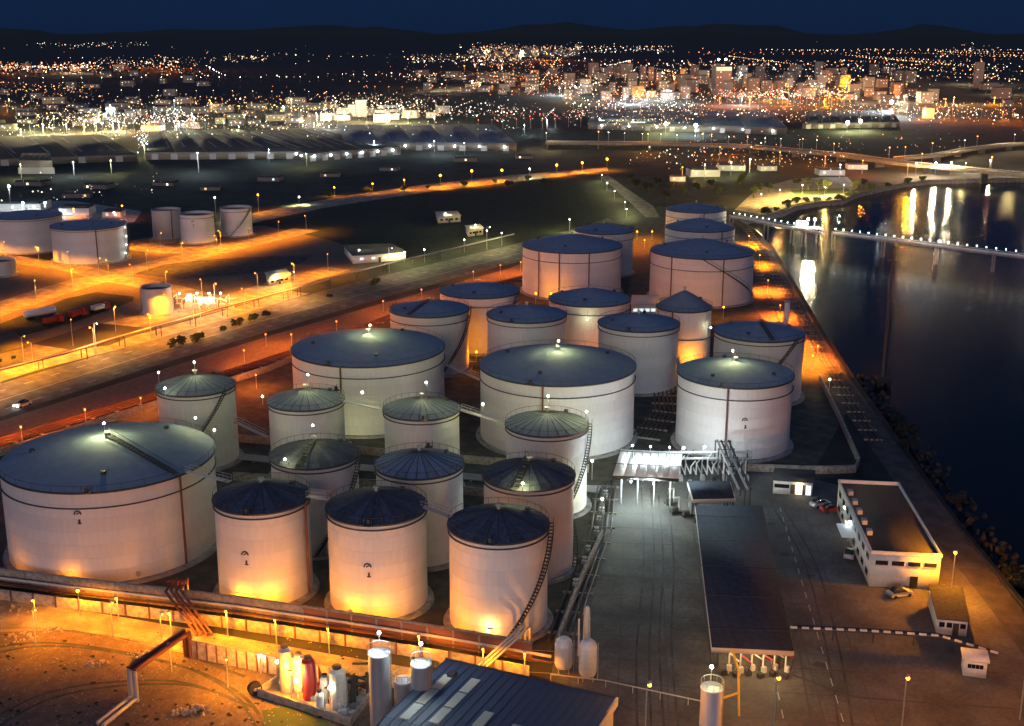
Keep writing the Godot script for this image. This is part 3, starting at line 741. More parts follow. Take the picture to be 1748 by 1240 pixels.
# ================= buildings and equipment of the yard =================
func quad_box(called, p, h0, h1, m, parent):          # prism over four ground points (in order round), relative to parent
	var st = nst()
	var o = parent.position
	var lo = []
	var hi = []
	for q in p:
		lo.append(Vector3(q.x - o.x, h0, q.z - o.z))
		hi.append(Vector3(q.x - o.x, h1, q.z - o.z))
	for i in 4:
		var j = (i + 1) % 4
		for v in [lo[i], lo[j], hi[j], lo[i], hi[j], hi[i]]: st.add_vertex(v)
	for v in [hi[0], hi[1], hi[2], hi[0], hi[2], hi[3], lo[0], lo[2], lo[1], lo[0], lo[3], lo[2]]: st.add_vertex(v)
	st.generate_normals()
	return done(called, st, m, parent)
func grow(p, k):                                      # the same four points, k metres further out
	var c = (p[0] + p[1] + p[2] + p[3]) * 0.25
	var out = []
	for q in p: out.append(q + (q - c).normalized() * k)
	return out
func build_yard():
	# long dark canopy over the loading bays
	for e in [["long dark-blue canopy over the tanker loading bays", [[1128, 824], [1217, 824], [1259, 1016], [1150, 1011]]], ["short dark-blue canopy between the white canopy and the long one", [[1118, 791], [1174, 791], [1180, 813], [1125, 814]]]]:
		var hh = 6.2
		var p = []
		for q in e[1]: p.append(g(q[0], q[1], hh) * Vector3(1, 0, 1))
		var c = (p[0] + p[1] + p[2] + p[3]) * 0.25
		var t = thing("canopy", e[0], "canopy", c)
		quad_box("roof", p, hh - 0.25, hh, M.canopy, t)
		quad_box("fascia", grow(p, 0.25), hh - 0.9, hh - 0.28, M.cream, t)
		var n = 6 if e[1][2][1] > 900 else 2
		for i in n:
			for s in [0.12, 0.88]:
				var f = (i + 0.4) / n
				var q = p[0].lerp(p[3], f).lerp(p[1].lerp(p[2], f), s)
				rod("column", q - c, q - c + Vector3(0, hh - 0.5, 0), 0.2, M.steel, t)
		if n == 6:
			for i in 5:
				var f = (i + 0.5) / 5.0
				var q = p[0].lerp(p[3], f).lerp(p[1].lerp(p[2], f), 0.5)
				box("roof_seam", q - c + Vector3(0, hh + 0.04, 0), Vector3((p[1] - p[0]).length() * 1.02, 0.06, 0.12), M.steel, t, heading(p[2] - p[3]))
	# loading racks showing under the end of the canopy
	for i in 6:
		var q = g(1172 + i * 15, 1048 + (i % 2) * 3)
		var t = thing("loading_arm", "loading arm with pipes and hoses under the open end of the long canopy", "loading arm", q, 0.2 * i, "loading arms under the canopy")
		rod("column", Vector3.ZERO, Vector3(0, 3.6, 0), 0.13, M.cream, t)
		rod("arm", Vector3(0, 3.4, 0), Vector3(1.3, 2.4, 0.8), 0.1, M.red if i % 2 else M.cream, t)
		rod("hose", Vector3(1.3, 2.4, 0.8), Vector3(0.9, 0.5, 0.5), 0.08, M.steel, t)
		box("meter", Vector3(0, 1.1, 0.25), Vector3(0.7, 0.9, 0.5), M.cream, t)
		box("pump", Vector3(-0.7, 0.4, 0.3), Vector3(0.8, 0.8, 0.7), M.steel, t)
	for p in [[1188, 1012], [1228, 1014]]:
		var q = g(p[0], p[1], 5.0)
		var t = thing("canopy_lamp", "warm lamp hanging under the open end of the long canopy", "lamp", q, 0.0, "lamps under the long canopy")
		rod("stem", Vector3(0, 0.2, 0), Vector3(0, 0.7, 0), 0.05, M.galv, t)
		bulb(t, Vector3.ZERO, WARM, 26.0)
	# white canopy with lamps above and below
	var hw = 6.5
	var wp = []
	for q in [[1029, 749], [1112, 753], [1106, 787], [1018, 783]]: wp.append(g(q[0], q[1], hw) * Vector3(1, 0, 1))
	var wc = (wp[0] + wp[1] + wp[2] + wp[3]) * 0.25
	var t = thing("white_canopy", "brightly lit white canopy at the head of the loading yard", "canopy", wc)
	for i in 6:
		var pan = [wp[0].lerp(wp[1], i / 6.0), wp[0].lerp(wp[1], (i + 0.97) / 6.0), wp[3].lerp(wp[2], (i + 0.97) / 6.0), wp[3].lerp(wp[2], i / 6.0)]
		quad_box("roof_panel", pan, hw - 0.18, hw + 0.02 * (i % 2), M.white, t)
	quad_box("edge_beam", [wp[3], wp[2], wp[2] + Vector3(0, 0, 0.4), wp[3] + Vector3(0, 0, 0.4)], hw - 0.7, hw - 0.2, M.steel, t)
	for i in 4:
		for s in [0.06, 0.94]:
			var q = wp[0].lerp(wp[1], (i + 0.5) / 4.0).lerp(wp[3].lerp(wp[2], (i + 0.5) / 4.0), s)
			rod("column", q - wc, q - wc + Vector3(0, hw - 0.3, 0), 0.16, M.galv, t)
	var rl = nst()
	for s in [0.25, 0.75]:
		arod(rl, wp[0].lerp(wp[3], s) - wc + Vector3(0, hw + 1.0, 0), wp[1].lerp(wp[2], s) - wc + Vector3(0, hw + 1.0, 0), 0.06)
		for i in 9:
			var q = wp[0].lerp(wp[3], s).lerp(wp[1].lerp(wp[2], s), i / 8.0) - wc
			arod(rl, q + Vector3(0, hw, 0), q + Vector3(0, hw + 1.0, 0), 0.05)
	done("roof_railing", rl, M.steel, t)
	for f in [0.22, 0.5, 0.8]:
		var q = wp[0].lerp(wp[1], f).lerp(wp[3].lerp(wp[2], f), 0.35) - wc
		rod("lamp_pole", q + Vector3(0, hw, 0), q + Vector3(0, hw + 2.6, 0), 0.06, M.galv, t)
		bulb(t, q + Vector3(0, hw + 2.8, 0), COOL, 64.0, "roof_lamp", 0.7)
	for p in [[1042, 792], [1072, 795]]:
		var q = g(p[0], p[1], 5.4)
		var l = thing("canopy_lamp", "cool lamp hanging under the white canopy", "lamp", q, 0.0, "lamps under the white canopy")
		rod("stem", Vector3(0, 0.2, 0), Vector3(0, 0.8, 0), 0.05, M.galv, l)
		bulb(l, Vector3.ZERO, COOL, 120.0, "bulb", 0.7)
	# pipe manifold
	var mc = g(1145, 785)
	t = thing("pipe_manifold", "dense manifold of white-lit pipes, pumps and valves behind the canopies", "pipe manifold", mc)
	for i in 15:
		var x = -8.5 + i * 1.15
		var st = nst()
		arod(st, Vector3(x, 0.8, -6.5 + (i % 3)), Vector3(x, 0.8, 1.0), 0.16)
		arod(st, Vector3(x, 0.8, 1.0), Vector3(x, 2.6 + (i % 4) * 0.6, 1.0), 0.16)
		arod(st, Vector3(x, 2.6 + (i % 4) * 0.6, 1.0), Vector3(x + 1.4, 2.6 + (i % 4) * 0.6, -2.2), 0.13)
		done("pipe", st, M.white if i % 3 else M.galv, t)
		if i % 2 == 0:
			box("pump", Vector3(x, 0.6, 2.4), Vector3(0.8, 1.1, 1.5), M.galv if i % 4 else M.steel, t)
		mi("handwheel", lathe([Vector2(0.2, 0), Vector2(0.36, 0.0), Vector2(0.36, 0.1), Vector2(0.2, 0.1)], 12), M.steel, t, Transform3D(Basis.IDENTITY, Vector3(x, 1.6, -1.0 - (i % 3))))
	for y in [3.2, 4.6]:
		rod("header", Vector3(-9, y, -2.2), Vector3(9.5, y, -2.2), 0.28, M.galv, t)
	for x in [-8.5, -3.0, 3.0, 8.5]:
		rod("column", Vector3(x, 0, -2.2), Vector3(x, 5.0, -2.2), 0.16, M.steel, t)
	for p in [[1108, 752, 44.0], [1136, 750, 44.0]]:
		lamp_post("white lamp mast over the pipe manifold", g(p[0], p[1] + 34), 6.4, COOL, p[2] * 0.9, "lamps over the manifold", "floodlight_mast", 0.4)
	# raised trestle from the manifold towards the long canopy
	pipe_rack("raised dark pipe bridge running from the mid-sized tank to the long canopy", [[1163, 776], [1172, 800], [1192, 845]], 6.6, 4, 5.0, M.steel, "pipe_bridge", 0.8)
	# equipment left of the canopies
	for p in [[1095, 822], [1102, 834], [1117, 838]]:
		var q = g(p[0], p[1])
		t = thing("pump_skid", "dark pump skid with pipes standing left of the long canopy", "pump", q, 0.4, "pump skids left of the canopy")
		box("frame", Vector3(0, 0.25, 0), Vector3(2.4, 0.3, 1.4), M.steel, t)
		rod("motor", Vector3(-0.9, 0.9, 0), Vector3(0.3, 0.9, 0), 0.45, M.steel, t)
		rod("pipe", Vector3(0.6, 0.4, 0), Vector3(0.6, 3.2, 0), 0.16, M.galv, t)
		rod("pipe", Vector3(0.6, 3.2, 0), Vector3(-0.8, 3.6, 0.6), 0.16, M.galv, t)
	lamp_post("small white lamp on a post by the pump skids", g(1119, 826), 5.0, HALIDE, 20.0, "", "yard_lamp", 0.0)
	lamp_post("white lamp at the corner where the yard-edge pipelines start", g(1003, 850), 5.0, HALIDE, 46.0, "", "yard_lamp", 0.0)
	lamp_post("white lamp at the foot of the slim tank with the bright roof edge", g(990, 790), 4.0, HALIDE, 26.0, "", "yard_lamp", 0.0)
	# small white cabin
	var cp = [g(1231, 808), g(1283, 812), g(1285, 796), g(1234, 793)]
	var cc = (cp[0] + cp[1] + cp[2] + cp[3]) * 0.25
	t = thing("white_cabin", "small flat white cabin with two lit doorways beyond the loading yard", "cabin", cc)
	quad_box("wall", cp, 0.0, 2.9, M.white, t)
	quad_box("roof", grow(cp, 0.4), 2.92, 3.1, M.far_roof, t)
	var fd = heading(cp[1] - cp[0])
	for e in [[0.1, 1.1, M.glass], [0.22, 1.1, M.glass], [0.34, 1.1, M.glass], [0.5, 0.9, M.steel], [0.66, 1.3, M.win_lit], [0.78, 0.9, M.steel], [0.9, 1.0, M.win_cool]]:
		var q = cp[0].lerp(cp[1], e[0]) - cc
		box("door" if e[1] != 1.1 else "window", q + Vector3(0, 1.25 if e[1] != 1.1 else 1.8, 0.04), Vector3(e[1], 2.0 if e[1] != 1.1 else 0.8, 0.08), e[2], t, fd)
	bulb(t, cp[0].lerp(cp[1], 0.66) - cc + Vector3(0, 2.4, 0.6), WARM, 8.0, "door_lamp")
	# office building
	var op = [g(1359, 932), g(1451, 937), null, null]
	var dv = (g(1329, 862) - g(1359, 932)).normalized() * 33.0
	op[3] = op[0] + dv
	op[2] = op[1] + dv
	var oc = (op[0] + op[1] + op[2] + op[3]) * 0.25
	t = thing("office_building", "two-storey white office building with flat dark roof by the quay road", "building", oc)
	quad_box("wall", op, 0.0, 6.0, M.white, t)
	quad_box("roof", grow(op, -0.5), 6.02, 6.06, M.flat_roof, t)
	for i in 4:
		var a = op[i]
		var b = op[(i + 1) % 4]
		box("parapet", (a + b) * 0.5 - oc + Vector3(0, 6.3, 0), Vector3((b - a).length() + 0.25, 0.6, 0.25), M.white, t, heading(b - a))
	var fh = heading(op[1] - op[0])
	var nf = Vector3(0, 0, 1).rotated(Vector3.UP, fh)
	for grp in 4:
		for k in 3:
			var q = op[0].lerp(op[1], 0.1 + grp * 0.235 + k * 0.058) - oc
			var w = box("window", q + nf * 0.04 + Vector3(0, 4.5, 0), Vector3(0.72, 0.75, 0.1), M.glass, t, fh)
			box("frame", Vector3(0, -0.62, 0.2), Vector3(1.2, 0.14, 1.6), M.cream, w)
	box("door", op[0].lerp(op[1], 0.64) - oc + nf * 0.05 + Vector3(0, 1.15, 0), Vector3(1.3, 2.3, 0.12), M.glass, t, fh)
	box("sign", op[0].lerp(op[1], 0.42) - oc + nf * 0.05 + Vector3(0, 2.0, 0), Vector3(0.7, 0.5, 0.08), M.galv, t, fh)
	var sh = heading(op[3] - op[0])
	var ns = Vector3(0, 0, -1).rotated(Vector3.UP, sh)
	for i in 8:
		for lv in [1.7, 4.5]:
			var q = op[0].lerp(op[3], 0.08 + i * 0.12) - oc
			var lit = (i == 4 or i == 5) and lv < 2.0
			box("window", q + ns * 0.04 + Vector3(0, lv, 0), Vector3(1.8, 1.0, 0.1), M.win_lit if lit else M.glass, t, sh)
	for i in 5:
		box("roof_unit", op[0].lerp(op[3], 0.25 + i * 0.14).lerp(op[1].lerp(op[2], 0.25 + i * 0.14), 0.1) - oc + Vector3(0, 6.5, 0), Vector3(0.9, 0.8, 1.4), M.galv, t, fh)
	box("awning", op[0].lerp(op[3], 0.5) - oc + ns * 1.2 + Vector3(0, 3.0, 0), Vector3(6.0, 0.2, 2.4), M.white, t, sh)
	lamp_post("sodium lamp at the corner of the white office building", op[1] + Vector3(1.5, 0, 1.9), 7.4, SODIUM, 620.0, "", "yard_lamp", 0.0)
	for p in [[1336, 872], [1330, 852]]:
		lamp_post("cool lamp on the wall side of the office building's parking", g(p[0] - 5, p[1]), 3.6, COOL, 16.0, "lamps beside the office wall", "yard_lamp", 0.0)
	# small house and kiosk
	var hp = [g(1449, 995), g(1489, 999), g(1480, 962), g(1438, 958)]
	var hc = (hp[0] + hp[1] + hp[2] + hp[3]) * 0.25
	t = thing("gate_house", "small white gatehouse with a grey sloping roof near the office building", "building", hc)
	quad_box("wall", hp, 0.0, 2.8, M.white, t)
	var gp = grow(hp, 0.5)
	var stt = nst()
	var rv = []
	for i in 4: rv.append(gp[i] - hc + Vector3(0, 2.85 if i < 2 else 3.7, 0))
	for v in [rv[0], rv[1], rv[2], rv[0], rv[2], rv[3]]: stt.add_vertex(v)
	for v in [rv[0], rv[2], rv[1], rv[0], rv[3], rv[2]]: stt.add_vertex(v + Vector3(0, -0.12, 0))
	stt.generate_normals()
	done("roof", stt, M.flat_roof, t)
	var hh2 = heading(hp[1] - hp[0])
	for f in [0.15, 0.4, 0.85]: box("window", hp[0].lerp(hp[1], f) - hc + Vector3(0, 1.7, 0.05), Vector3(0.8, 0.8, 0.1), M.glass, t, hh2)
	box("door", hp[0].lerp(hp[1], 0.62) - hc + Vector3(0, 1.05, 0.05), Vector3(0.9, 2.1, 0.1), M.steel, t, hh2)
	var kp = [g(1484, 1051), g(1515, 1055), g(1512, 1041), g(1482, 1037)]
	var kc = (kp[0] + kp[1] + kp[2] + kp[3]) * 0.25
	t = thing("kiosk", "little white guard kiosk with a band of small windows", "kiosk", kc)
	quad_box("wall", kp, 0.0, 2.6, M.white, t)
	quad_box("roof", grow(kp, 0.4), 2.62, 2.85, M.white, t)
	for i in 4: box("window", kp[0].lerp(kp[1], 0.25 + i * 0.17) - kc + Vector3(0, 1.75, 0.05), Vector3(0.5, 0.6, 0.1), M.glass, t, heading(kp[1] - kp[0]))
	# covered pipe bridge with pale segments
	var bp = []
	for q in [[1258, 990], [1350, 994], [1452, 1001], [1526, 1024]]: bp.append(g(q[0], q[1] + 12))
	t = thing("pipe_bridge", "low pipe bridge with pale cladding segments crossing the yard to the gatehouse", "pipe bridge", bp[0])
	for w in walk(bp, 1.75):
		box("segment", w[0] - bp[0] + Vector3(0, 2.0, 0), Vector3(1.05, 0.26, 0.3), M.white, t, heading(w[1]))
	for i in 3:
		rod("pipe", bp[i] - bp[0] + Vector3(0, 1.75, 0), bp[i + 1] - bp[0] + Vector3(0, 1.75, 0), 0.2, M.steel, t)
		rod("pipe", bp[i] - bp[0] + Vector3(0, 1.75, -0.9), bp[i + 1] - bp[0] + Vector3(0, 1.75, -0.9), 0.2, M.canopy, t)
	for w in walk(bp, 6.0): rod("post", w[0] - bp[0], w[0] - bp[0] + Vector3(0, 1.8, 0), 0.1, M.steel, t)
	# lamp columns that light the yard's near half
	for p in [[1230, 1150, 110.0], [1400, 1150, 100.0], [1560, 1110, 80.0], [1060, 1160, 50.0]]:
		lamp_post("sodium lamp mast standing in the open part of the loading yard", g(p[0], p[1]), 10.0, SODIUM, p[2], "sodium masts of the loading yard", "yard_lamp", 0.8, 1.0)
	# kerb line and painted marks in the yard
	for l in [[[1266, 1018], [1282, 1110], [1300, 1230]], [[1258, 1050], [1345, 1080], [1560, 1095]], [[1122, 830], [1146, 1010], [1155, 1100]]]:
		var pts = []
		for q in l: pts.append(g(q[0], q[1], 0.075))
		var s4 = nst()
		for i in pts.size() - 1:
			abox(s4, (pts[i] + pts[i + 1]) * 0.5, Vector3((pts[i + 1] - pts[i]).length(), 0.02, 0.28), heading(pts[i + 1] - pts[i]))
		structure(done("drain_line", s4, M.steel, self))
	var jt = nst()
	var j0 = g(1122, 830, 0.072)
	var ju = (g(1150, 1011) - g(1128, 824)).normalized()
	var jv = Vector3(-ju.z, 0, ju.x)
	for i in 16:
		abox(jt, j0 + ju * (i * 7.0 - 4.0) + jv * 6.0, Vector3(58.0, 0.012, 0.16), heading(jv))
	for i in 9:
		abox(jt, j0 + ju * 48.0 + jv * (i * 7.0 - 22.0), Vector3(112.0, 0.012, 0.16), heading(ju))
	structure(done("slab_joints", jt, M.steel, self))
	# worn lane paint, oil stains and tyre marks
	var lp = nst()
	for k in [-17.5, -9.5]:
		for i in 22: abox(lp, j0 + ju * (i * 4.6 - 2.0) + jv * k + Vector3(0, 0.006, 0), Vector3(2.2, 0.012, 0.16), heading(ju))
	for i in 7: abox(lp, j0 + ju * (58.0 + i * 3.2) + jv * 24.0 + Vector3(0, 0.006, 0), Vector3(5.0, 0.012, 0.12), heading(jv))
	structure(done("yard_marking", lp, M.paint, self))
	for i in 26:
		var c = j0 + ju * rng.randf_range(0, 100) + jv * [rng.randf_range(-22, -4), rng.randf_range(16, 30)][i % 2]
		var pts = []
		var rr = rng.randf_range(0.4, 1.7)
		for k in 11:
			var a = TAU * k / 11
			pts.append(c + Vector3(cos(a) * rr * rng.randf_range(0.6, 1.3), 0, sin(a) * rr * rng.randf_range(0.4, 1.0)))
		sheet("oil_stain", pts, 0.062 + 0.0003 * i, M.asphalt)
	for e in [[[1062, 1180], [1058, 1020], [1066, 900], [1062, 800]], [[1330, 1130], [1310, 1010], [1280, 900], [1240, 830]], [[1100, 1170], [1088, 1010], [1092, 900], [1085, 810]]]:
		for sd in [-0.95, 0.95]:
			var pts = []
			for q in e: pts.append(g(q[0], q[1]) + Vector3(sd, 0, 0))
			sheet("tyre_mark", ribbon(smooth(pts), 0.34), 0.0705 + 0.0006 * sd, M.asphalt)
	# rectangular yellow pipe frame and the silo with a lit top
	var fq = g(1186, 1105)
	t = thing("yellow_frame", "yellow pipe frame standing beside the silo with the lit top", "pipe frame", fq)
	rod("post", Vector3.ZERO, Vector3(0, 6.0, -2.0), 0.16, M.yellow, t)
	rod("post", Vector3(-2.8, 0, 0.5), Vector3(-2.8, 3.0, 0.5), 0.16, M.yellow, t)
	rod("crossbar", Vector3(0, 3.0, -1.0), Vector3(-2.8, 3.0, 0.5), 0.16, M.yellow, t)
	rod("brace", Vector3(0, 6.0, -2.0), Vector3(-0.6, 8.0, -4.0), 0.16, M.yellow, t)
	silo("grey silo with a greenish lit lid and yellow ladder by the yellow frame", 1150, 1066, 29, 9.5, HALIDE, 7.0, M.tank2)
	silo("tall grey silo with a dazzling white lit top beside the pump yard", 706, 1020, 29, 12.0, COOL, 16.0, M.galv)
	silo("grey silo with a dazzling white lit top touching the blue-roofed warehouse", 762, 1034, 27, 11.0, COOL, 16.0, M.galv)
	silo("short unlit grey silo between the two white-topped silos", 738, 1056, 24, 7.0, COOL, 0.0, M.galv)

func silo(label, px, py, w, h, c, energy, m):
	var p = g(px, py, h)
	var r = w * 0.5 * depth(p) / FOCAL
	var t = thing("silo", label, "silo", Vector3(p.x, 0, p.z))
	mi("body", lathe([Vector2(r, 0), Vector2(r, h)], 32), m, t)
	mi("lid", lathe([Vector2(r + 0.06, h - 0.15), Vector2(r + 0.06, h + 0.02), Vector2(r * 0.3, h + 0.35), Vector2(0.02, h + 0.4)], 32), M.white, t)
	var st = nst()
	for i in 20:
		var a = TAU * i / 20
		var b = TAU * (i + 1) / 20
		arod(st, Vector3(sin(a) * r, h + 1.0, cos(a) * r), Vector3(sin(b) * r, h + 1.0, cos(b) * r), 0.035)
		if i % 2 == 0: arod(st, Vector3(sin(a) * r, h, cos(a) * r), Vector3(sin(a) * r, h + 1.0, cos(a) * r), 0.03)
	done("railing", st, M.galv, t)
	var s2 = nst()
	for k in [-0.22, 0.22]: arod(s2, Vector3(r + 0.1, 0, k), Vector3(r + 0.1, h + 1.0, k), 0.04)
	for i in int(h / 0.5): arod(s2, Vector3(r + 0.1, 0.5 * i, -0.22), Vector3(r + 0.1, 0.5 * i, 0.22), 0.025)
	done("ladder", s2, M.yellow if m == M.tank2 else M.galv, t)
	if energy > 0.0:
		rod("lamp_pole", Vector3(0, h + 0.3, -r * 0.6), Vector3(0, h + 2.0, -r * 0.6), 0.05, M.galv, t)
		bulb(t, Vector3(0, h + 2.4, -r * 0.6), c, energy * 2.2)

func build_foreground():
	# warehouse with blue roof and skylight strips
	var h = 7.0
	var a = g(795, 1031, h)
	var b = g(1023, 1083, h)
	var c = g(737, 1088, h)
	var u = (b - a)
	var v = (c - a) - u * ((c - a).dot(u) / u.length_squared())
	v = v.normalized() * 34.0
	var o = Vector3(a.x, 0, a.z)
	var t = thing("warehouse", "large warehouse with blue metal roof and pale skylight strips at the yard's near end", "warehouse", o, heading(u))
	var L = u.length()
	var W = 34.0
	# own axes: x along the far eave, +z towards the near side
	var uz = 1.0
	var st = nst()
	box("wall", Vector3(L * 0.5, h * 0.5 - 0.2, W * 0.5), Vector3(L - 0.6, h - 0.4, W - 0.6), M.cream, t)
	var npan = 20
	for i in npan:
		for s in 2:
			var z0 = -0.3 + s * (W * 0.5 + 0.3)
			var bs = Basis(Vector3.RIGHT, (-0.06 if s == 0 else 0.06))
			mi("roof_panel", unit_box, M.blue_roof, t, Transform3D(bs * Basis.from_scale(Vector3(L / npan - 0.04, 0.12, W * 0.5 + 0.3)), Vector3(L * (i + 0.5) / npan, h + 0.52, z0 + W * 0.25 + 0.15)))
	for e in [[0.10, 0.12], [0.25, 0.08], [0.46, 0.5], [0.64, 0.58], [0.85, 0.62]]:
		for k in 3:
			var z = W * (e[1] * 0.5 + 0.05) + k * 4.3 + 2.2
			var y = h + 0.62 + 1.02 - absf(z - W * 0.5) * 0.06 - 0.45
			mi("skylight", unit_box, M.skylight, t, Transform3D(Basis(Vector3.RIGHT, -0.06 if z < W * 0.5 else 0.06) * Basis.from_scale(Vector3(1.3, 0.14, 4.0)), Vector3(L * e[0], y, z)))
	for i in npan + 1:
		for s in 2:
			var z0 = -0.3 + s * (W * 0.5 + 0.3)
			mi("roof_rib", unit_box, M.far_blue, t, Transform3D(Basis(Vector3.RIGHT, (-0.06 if s == 0 else 0.06)) * Basis.from_scale(Vector3(0.14, 0.14, W * 0.5 + 0.3)), Vector3(L * i / npan, h + 0.6, z0 + W * 0.25 + 0.15)))
	box("gutter", Vector3(L * 0.5, h + 0.05, -0.35), Vector3(L + 0.4, 0.3, 0.3), M.steel, t)
	box("gable", Vector3(L + 0.05, h - 0.2, W * 0.25), Vector3(0.3, 1.2, W * 0.5), M.cream, t)
	box("roof_hatch", Vector3(L * 0.12, h + 0.8, 4.0), Vector3(1.0, 0.5, 1.0), M.steel, t)
	# two white upright vessels and the mast between them
	for e in [["left of a pair of white domed vessels at the end of the bund wall, on legs", 952, 1003, 24, 1046], ["white domed vessel with a lattice column above it at the end of the bund wall", 984, 1006, 24, 1056]]:
		var q = g(e[1], e[4])
		var r = e[3] * 0.5 * depth(q) / FOCAL
		var hh = top_h(q, e[1], e[2] - 4)
		t = thing("white_vessel", e[0].replace("left of a pair of white", "white").replace("on legs", "without a column above it"), "pressure vessel", q)
		mi("body", lathe([Vector2(r * 0.4, 0.7), Vector2(r * 0.85, 0.95), Vector2(r, 1.5), Vector2(r, hh - r * 0.9), Vector2(r * 0.88, hh - r * 0.45), Vector2(r * 0.5, hh - 0.12), Vector2(0.02, hh)], 24), M.white, t)
		for k in 4:
			var an = PI / 4 + k * PI / 2
			rod("leg", Vector3(sin(an) * r * 0.8, 0, cos(an) * r * 0.8), Vector3(sin(an) * r * 0.8, 1.6, cos(an) * r * 0.8), 0.1, M.galv, t)
		rod("pipe", Vector3(r + 0.15, 0, 0), Vector3(r + 0.15, hh - 0.6, 0), 0.08, M.galv, t)
	var q2 = g(984, 1032)
	t = thing("lattice_column", "slender pale lattice column rising behind the domed vessels", "column", q2 + Vector3(0, 0, -2.5))
	var ht = top_h(q2 + Vector3(0, 0, -2.5), 984, 962)
	var s3 = nst()
	for k in 4:
		var sx = -0.5 if k % 2 else 0.5
		var sz = -0.5 if k < 2 else 0.5
		arod(s3, Vector3(sx, 0, sz), Vector3(sx * 0.7, ht, sz * 0.7), 0.09)
	for i in int(ht): arod(s3, Vector3(-0.5 if i % 2 else 0.5, i, 0.5), Vector3(0.5 if i % 2 else -0.5, i + 1, 0.5), 0.05)
	done("lattice", s3, M.cream, t)
	rod("core_pipe", Vector3.ZERO, Vector3(0, ht + 0.4, 0), 0.3, M.white, t)
	var q3 = g(972, 1025)
	t = thing("vent_mast", "thin white vent mast with a stay wire behind the domed vessels", "mast", q3)
	var hm = top_h(q3, 972, 975)
	rod("mast", Vector3.ZERO, Vector3(0, hm, 0), 0.13, M.white, t)
	rod("stay", Vector3(0, hm * 0.8, 0), Vector3(-5, 0.2, -1), 0.025, M.steel, t)
	# fence rail in front of the vessels
	var f0 = g(935, 1058)
	t = thing("yard_rail", "pale handrail fence from the bund wall's end into the loading yard", "fence", f0)
	var fl = [f0, g(1005, 1066), g(1135, 1094)]
	for i in 2: rod("rail", fl[i] - f0 + Vector3(0, 1.1, 0), fl[i + 1] - f0 + Vector3(0, 1.1, 0), 0.09, M.cream, t)
	for w in walk(fl, 4.0): rod("post", w[0] - f0, w[0] - f0 + Vector3(0, 1.1, 0), 0.06, M.cream, t)
	# pump yard: low walls with lit equipment
	var yp = [g(545, 1078), g(668, 1118), g(694, 1082), g(592, 1046)]
	var yc = (yp[0] + yp[1] + yp[2] + yp[3]) * 0.25
	t = thing("pump_yard", "white-lit walled pump yard full of vessels and pipes beside the silos", "pump yard", yc)
	quad_box("floor", yp, 0.04, 0.2, M.concrete, t)
	for i in 4:
		var d = yp[(i + 1) % 4] - yp[i]
		box("wall", (yp[i] + yp[(i + 1) % 4]) * 0.5 - yc + Vector3(0, 0.6, 0), Vector3(d.length(), 1.2, 0.25), M.wall, t, heading(d))
	var eq = [[583, 1072, 0.95, 6.4, M.galv], [601, 1070, 0.8, 5.0, M.white], [614, 1082, 0.95, 5.8, M.red], [635, 1086, 0.7, 3.4, M.cream], [652, 1094, 1.2, 5.6, M.cream], [628, 1100, 0.6, 2.6, M.white]]
	for e in eq:
		var q = g(e[0], e[1])
		var ve = thing("process_vessel", {0: "grey upright vessel in the pump yard, by the black wheel", 1: "white narrow vessel in the pump yard next to the red one", 2: "red upright vessel with dark lid in the middle of the pump yard", 3: "small cream vessel beyond the red vessel in the pump yard", 4: "wide cream vessel in the pump yard nearest the silos", 5: "stubby white vessel at the pump yard's near wall"}[eq.find(e)], "vessel", q + Vector3(0, 0.2, 0))
		mi("body", lathe([Vector2(e[2], 0), Vector2(e[2], e[3]), Vector2(e[2] * 0.5, e[3] + 0.4), Vector2(0.02, e[3] + 0.5)], 20), e[4], ve)
		mi("lid", lathe([Vector2(e[2] * 0.55, e[3] + 0.4), Vector2(e[2] * 0.55, e[3] + 0.75), Vector2(0.02, e[3] + 0.78)], 16), M.steel, ve)
		rod("pipe", Vector3(e[2] + 0.1, 0.3, 0), Vector3(e[2] + 0.1, e[3] * 0.8, 0), 0.09, M.galv, ve)
	for i in 10:
		var st2 = nst()
		var x = lerpf(0.1, 0.92, i / 9.0)
		var q = yp[0].lerp(yp[1], x).lerp(yp[3].lerp(yp[2], x), 0.2 + 0.6 * rng.randf()) - yc
		arod(st2, q + Vector3(0, 0.3, 0), q + Vector3(0, 1.2 + rng.randf() * 1.6, 0), 0.12)
		arod(st2, q + Vector3(0, 0.9, 0), q + Vector3(rng.randf_range(-2, 2), 0.9, rng.randf_range(-2, 2)), 0.1)
		abox(st2, q + Vector3(0.5, 0.5, 0.3), Vector3(0.9, 0.7, 0.6), rng.randf())
		done("pipework", st2, [M.white, M.galv, M.steel, M.red][i % 4], t)
	for p in [[598, 1090, 10.0], [642, 1100, 9.0], [572, 1064, 5.0]]:
		var q = g(p[0], p[1])
		var l = thing("pump_yard_lamp", "warm white lamp on a short post inside the pump yard", "lamp", q + Vector3(0, 0.2, 0), 0.0, "lamps in the pump yard")
		rod("pole", Vector3.ZERO, Vector3(0, 3.4, 0), 0.06, M.galv, l)
		bulb(l, Vector3(0, 3.6, 0), [1.0, 0.85, 0.62], p[2])
	lamp_post("bright flood lamp at the pump yard's corner, aimed over the rough ground", g(549, 1048), 2.6, WARM, 22.0, "", "yard_lamp", 0.0)
	px_sheet("green_patch", [[550, 1098], [590, 1090], [660, 1125], [640, 1150], [560, 1140]], 0.07, M.green)
	# black wheel
	var wq = g(541, 1076)
	t = thing("cable_drum", "black cable drum standing on edge at the pump yard's corner", "drum", wq + Vector3(0, 1.0, 0), 0.5)
	for z in [-0.35, 0.35]: rod("flange", Vector3(0, 0, z - 0.06), Vector3(0, 0, z + 0.06), 1.0, M.tyre, t)
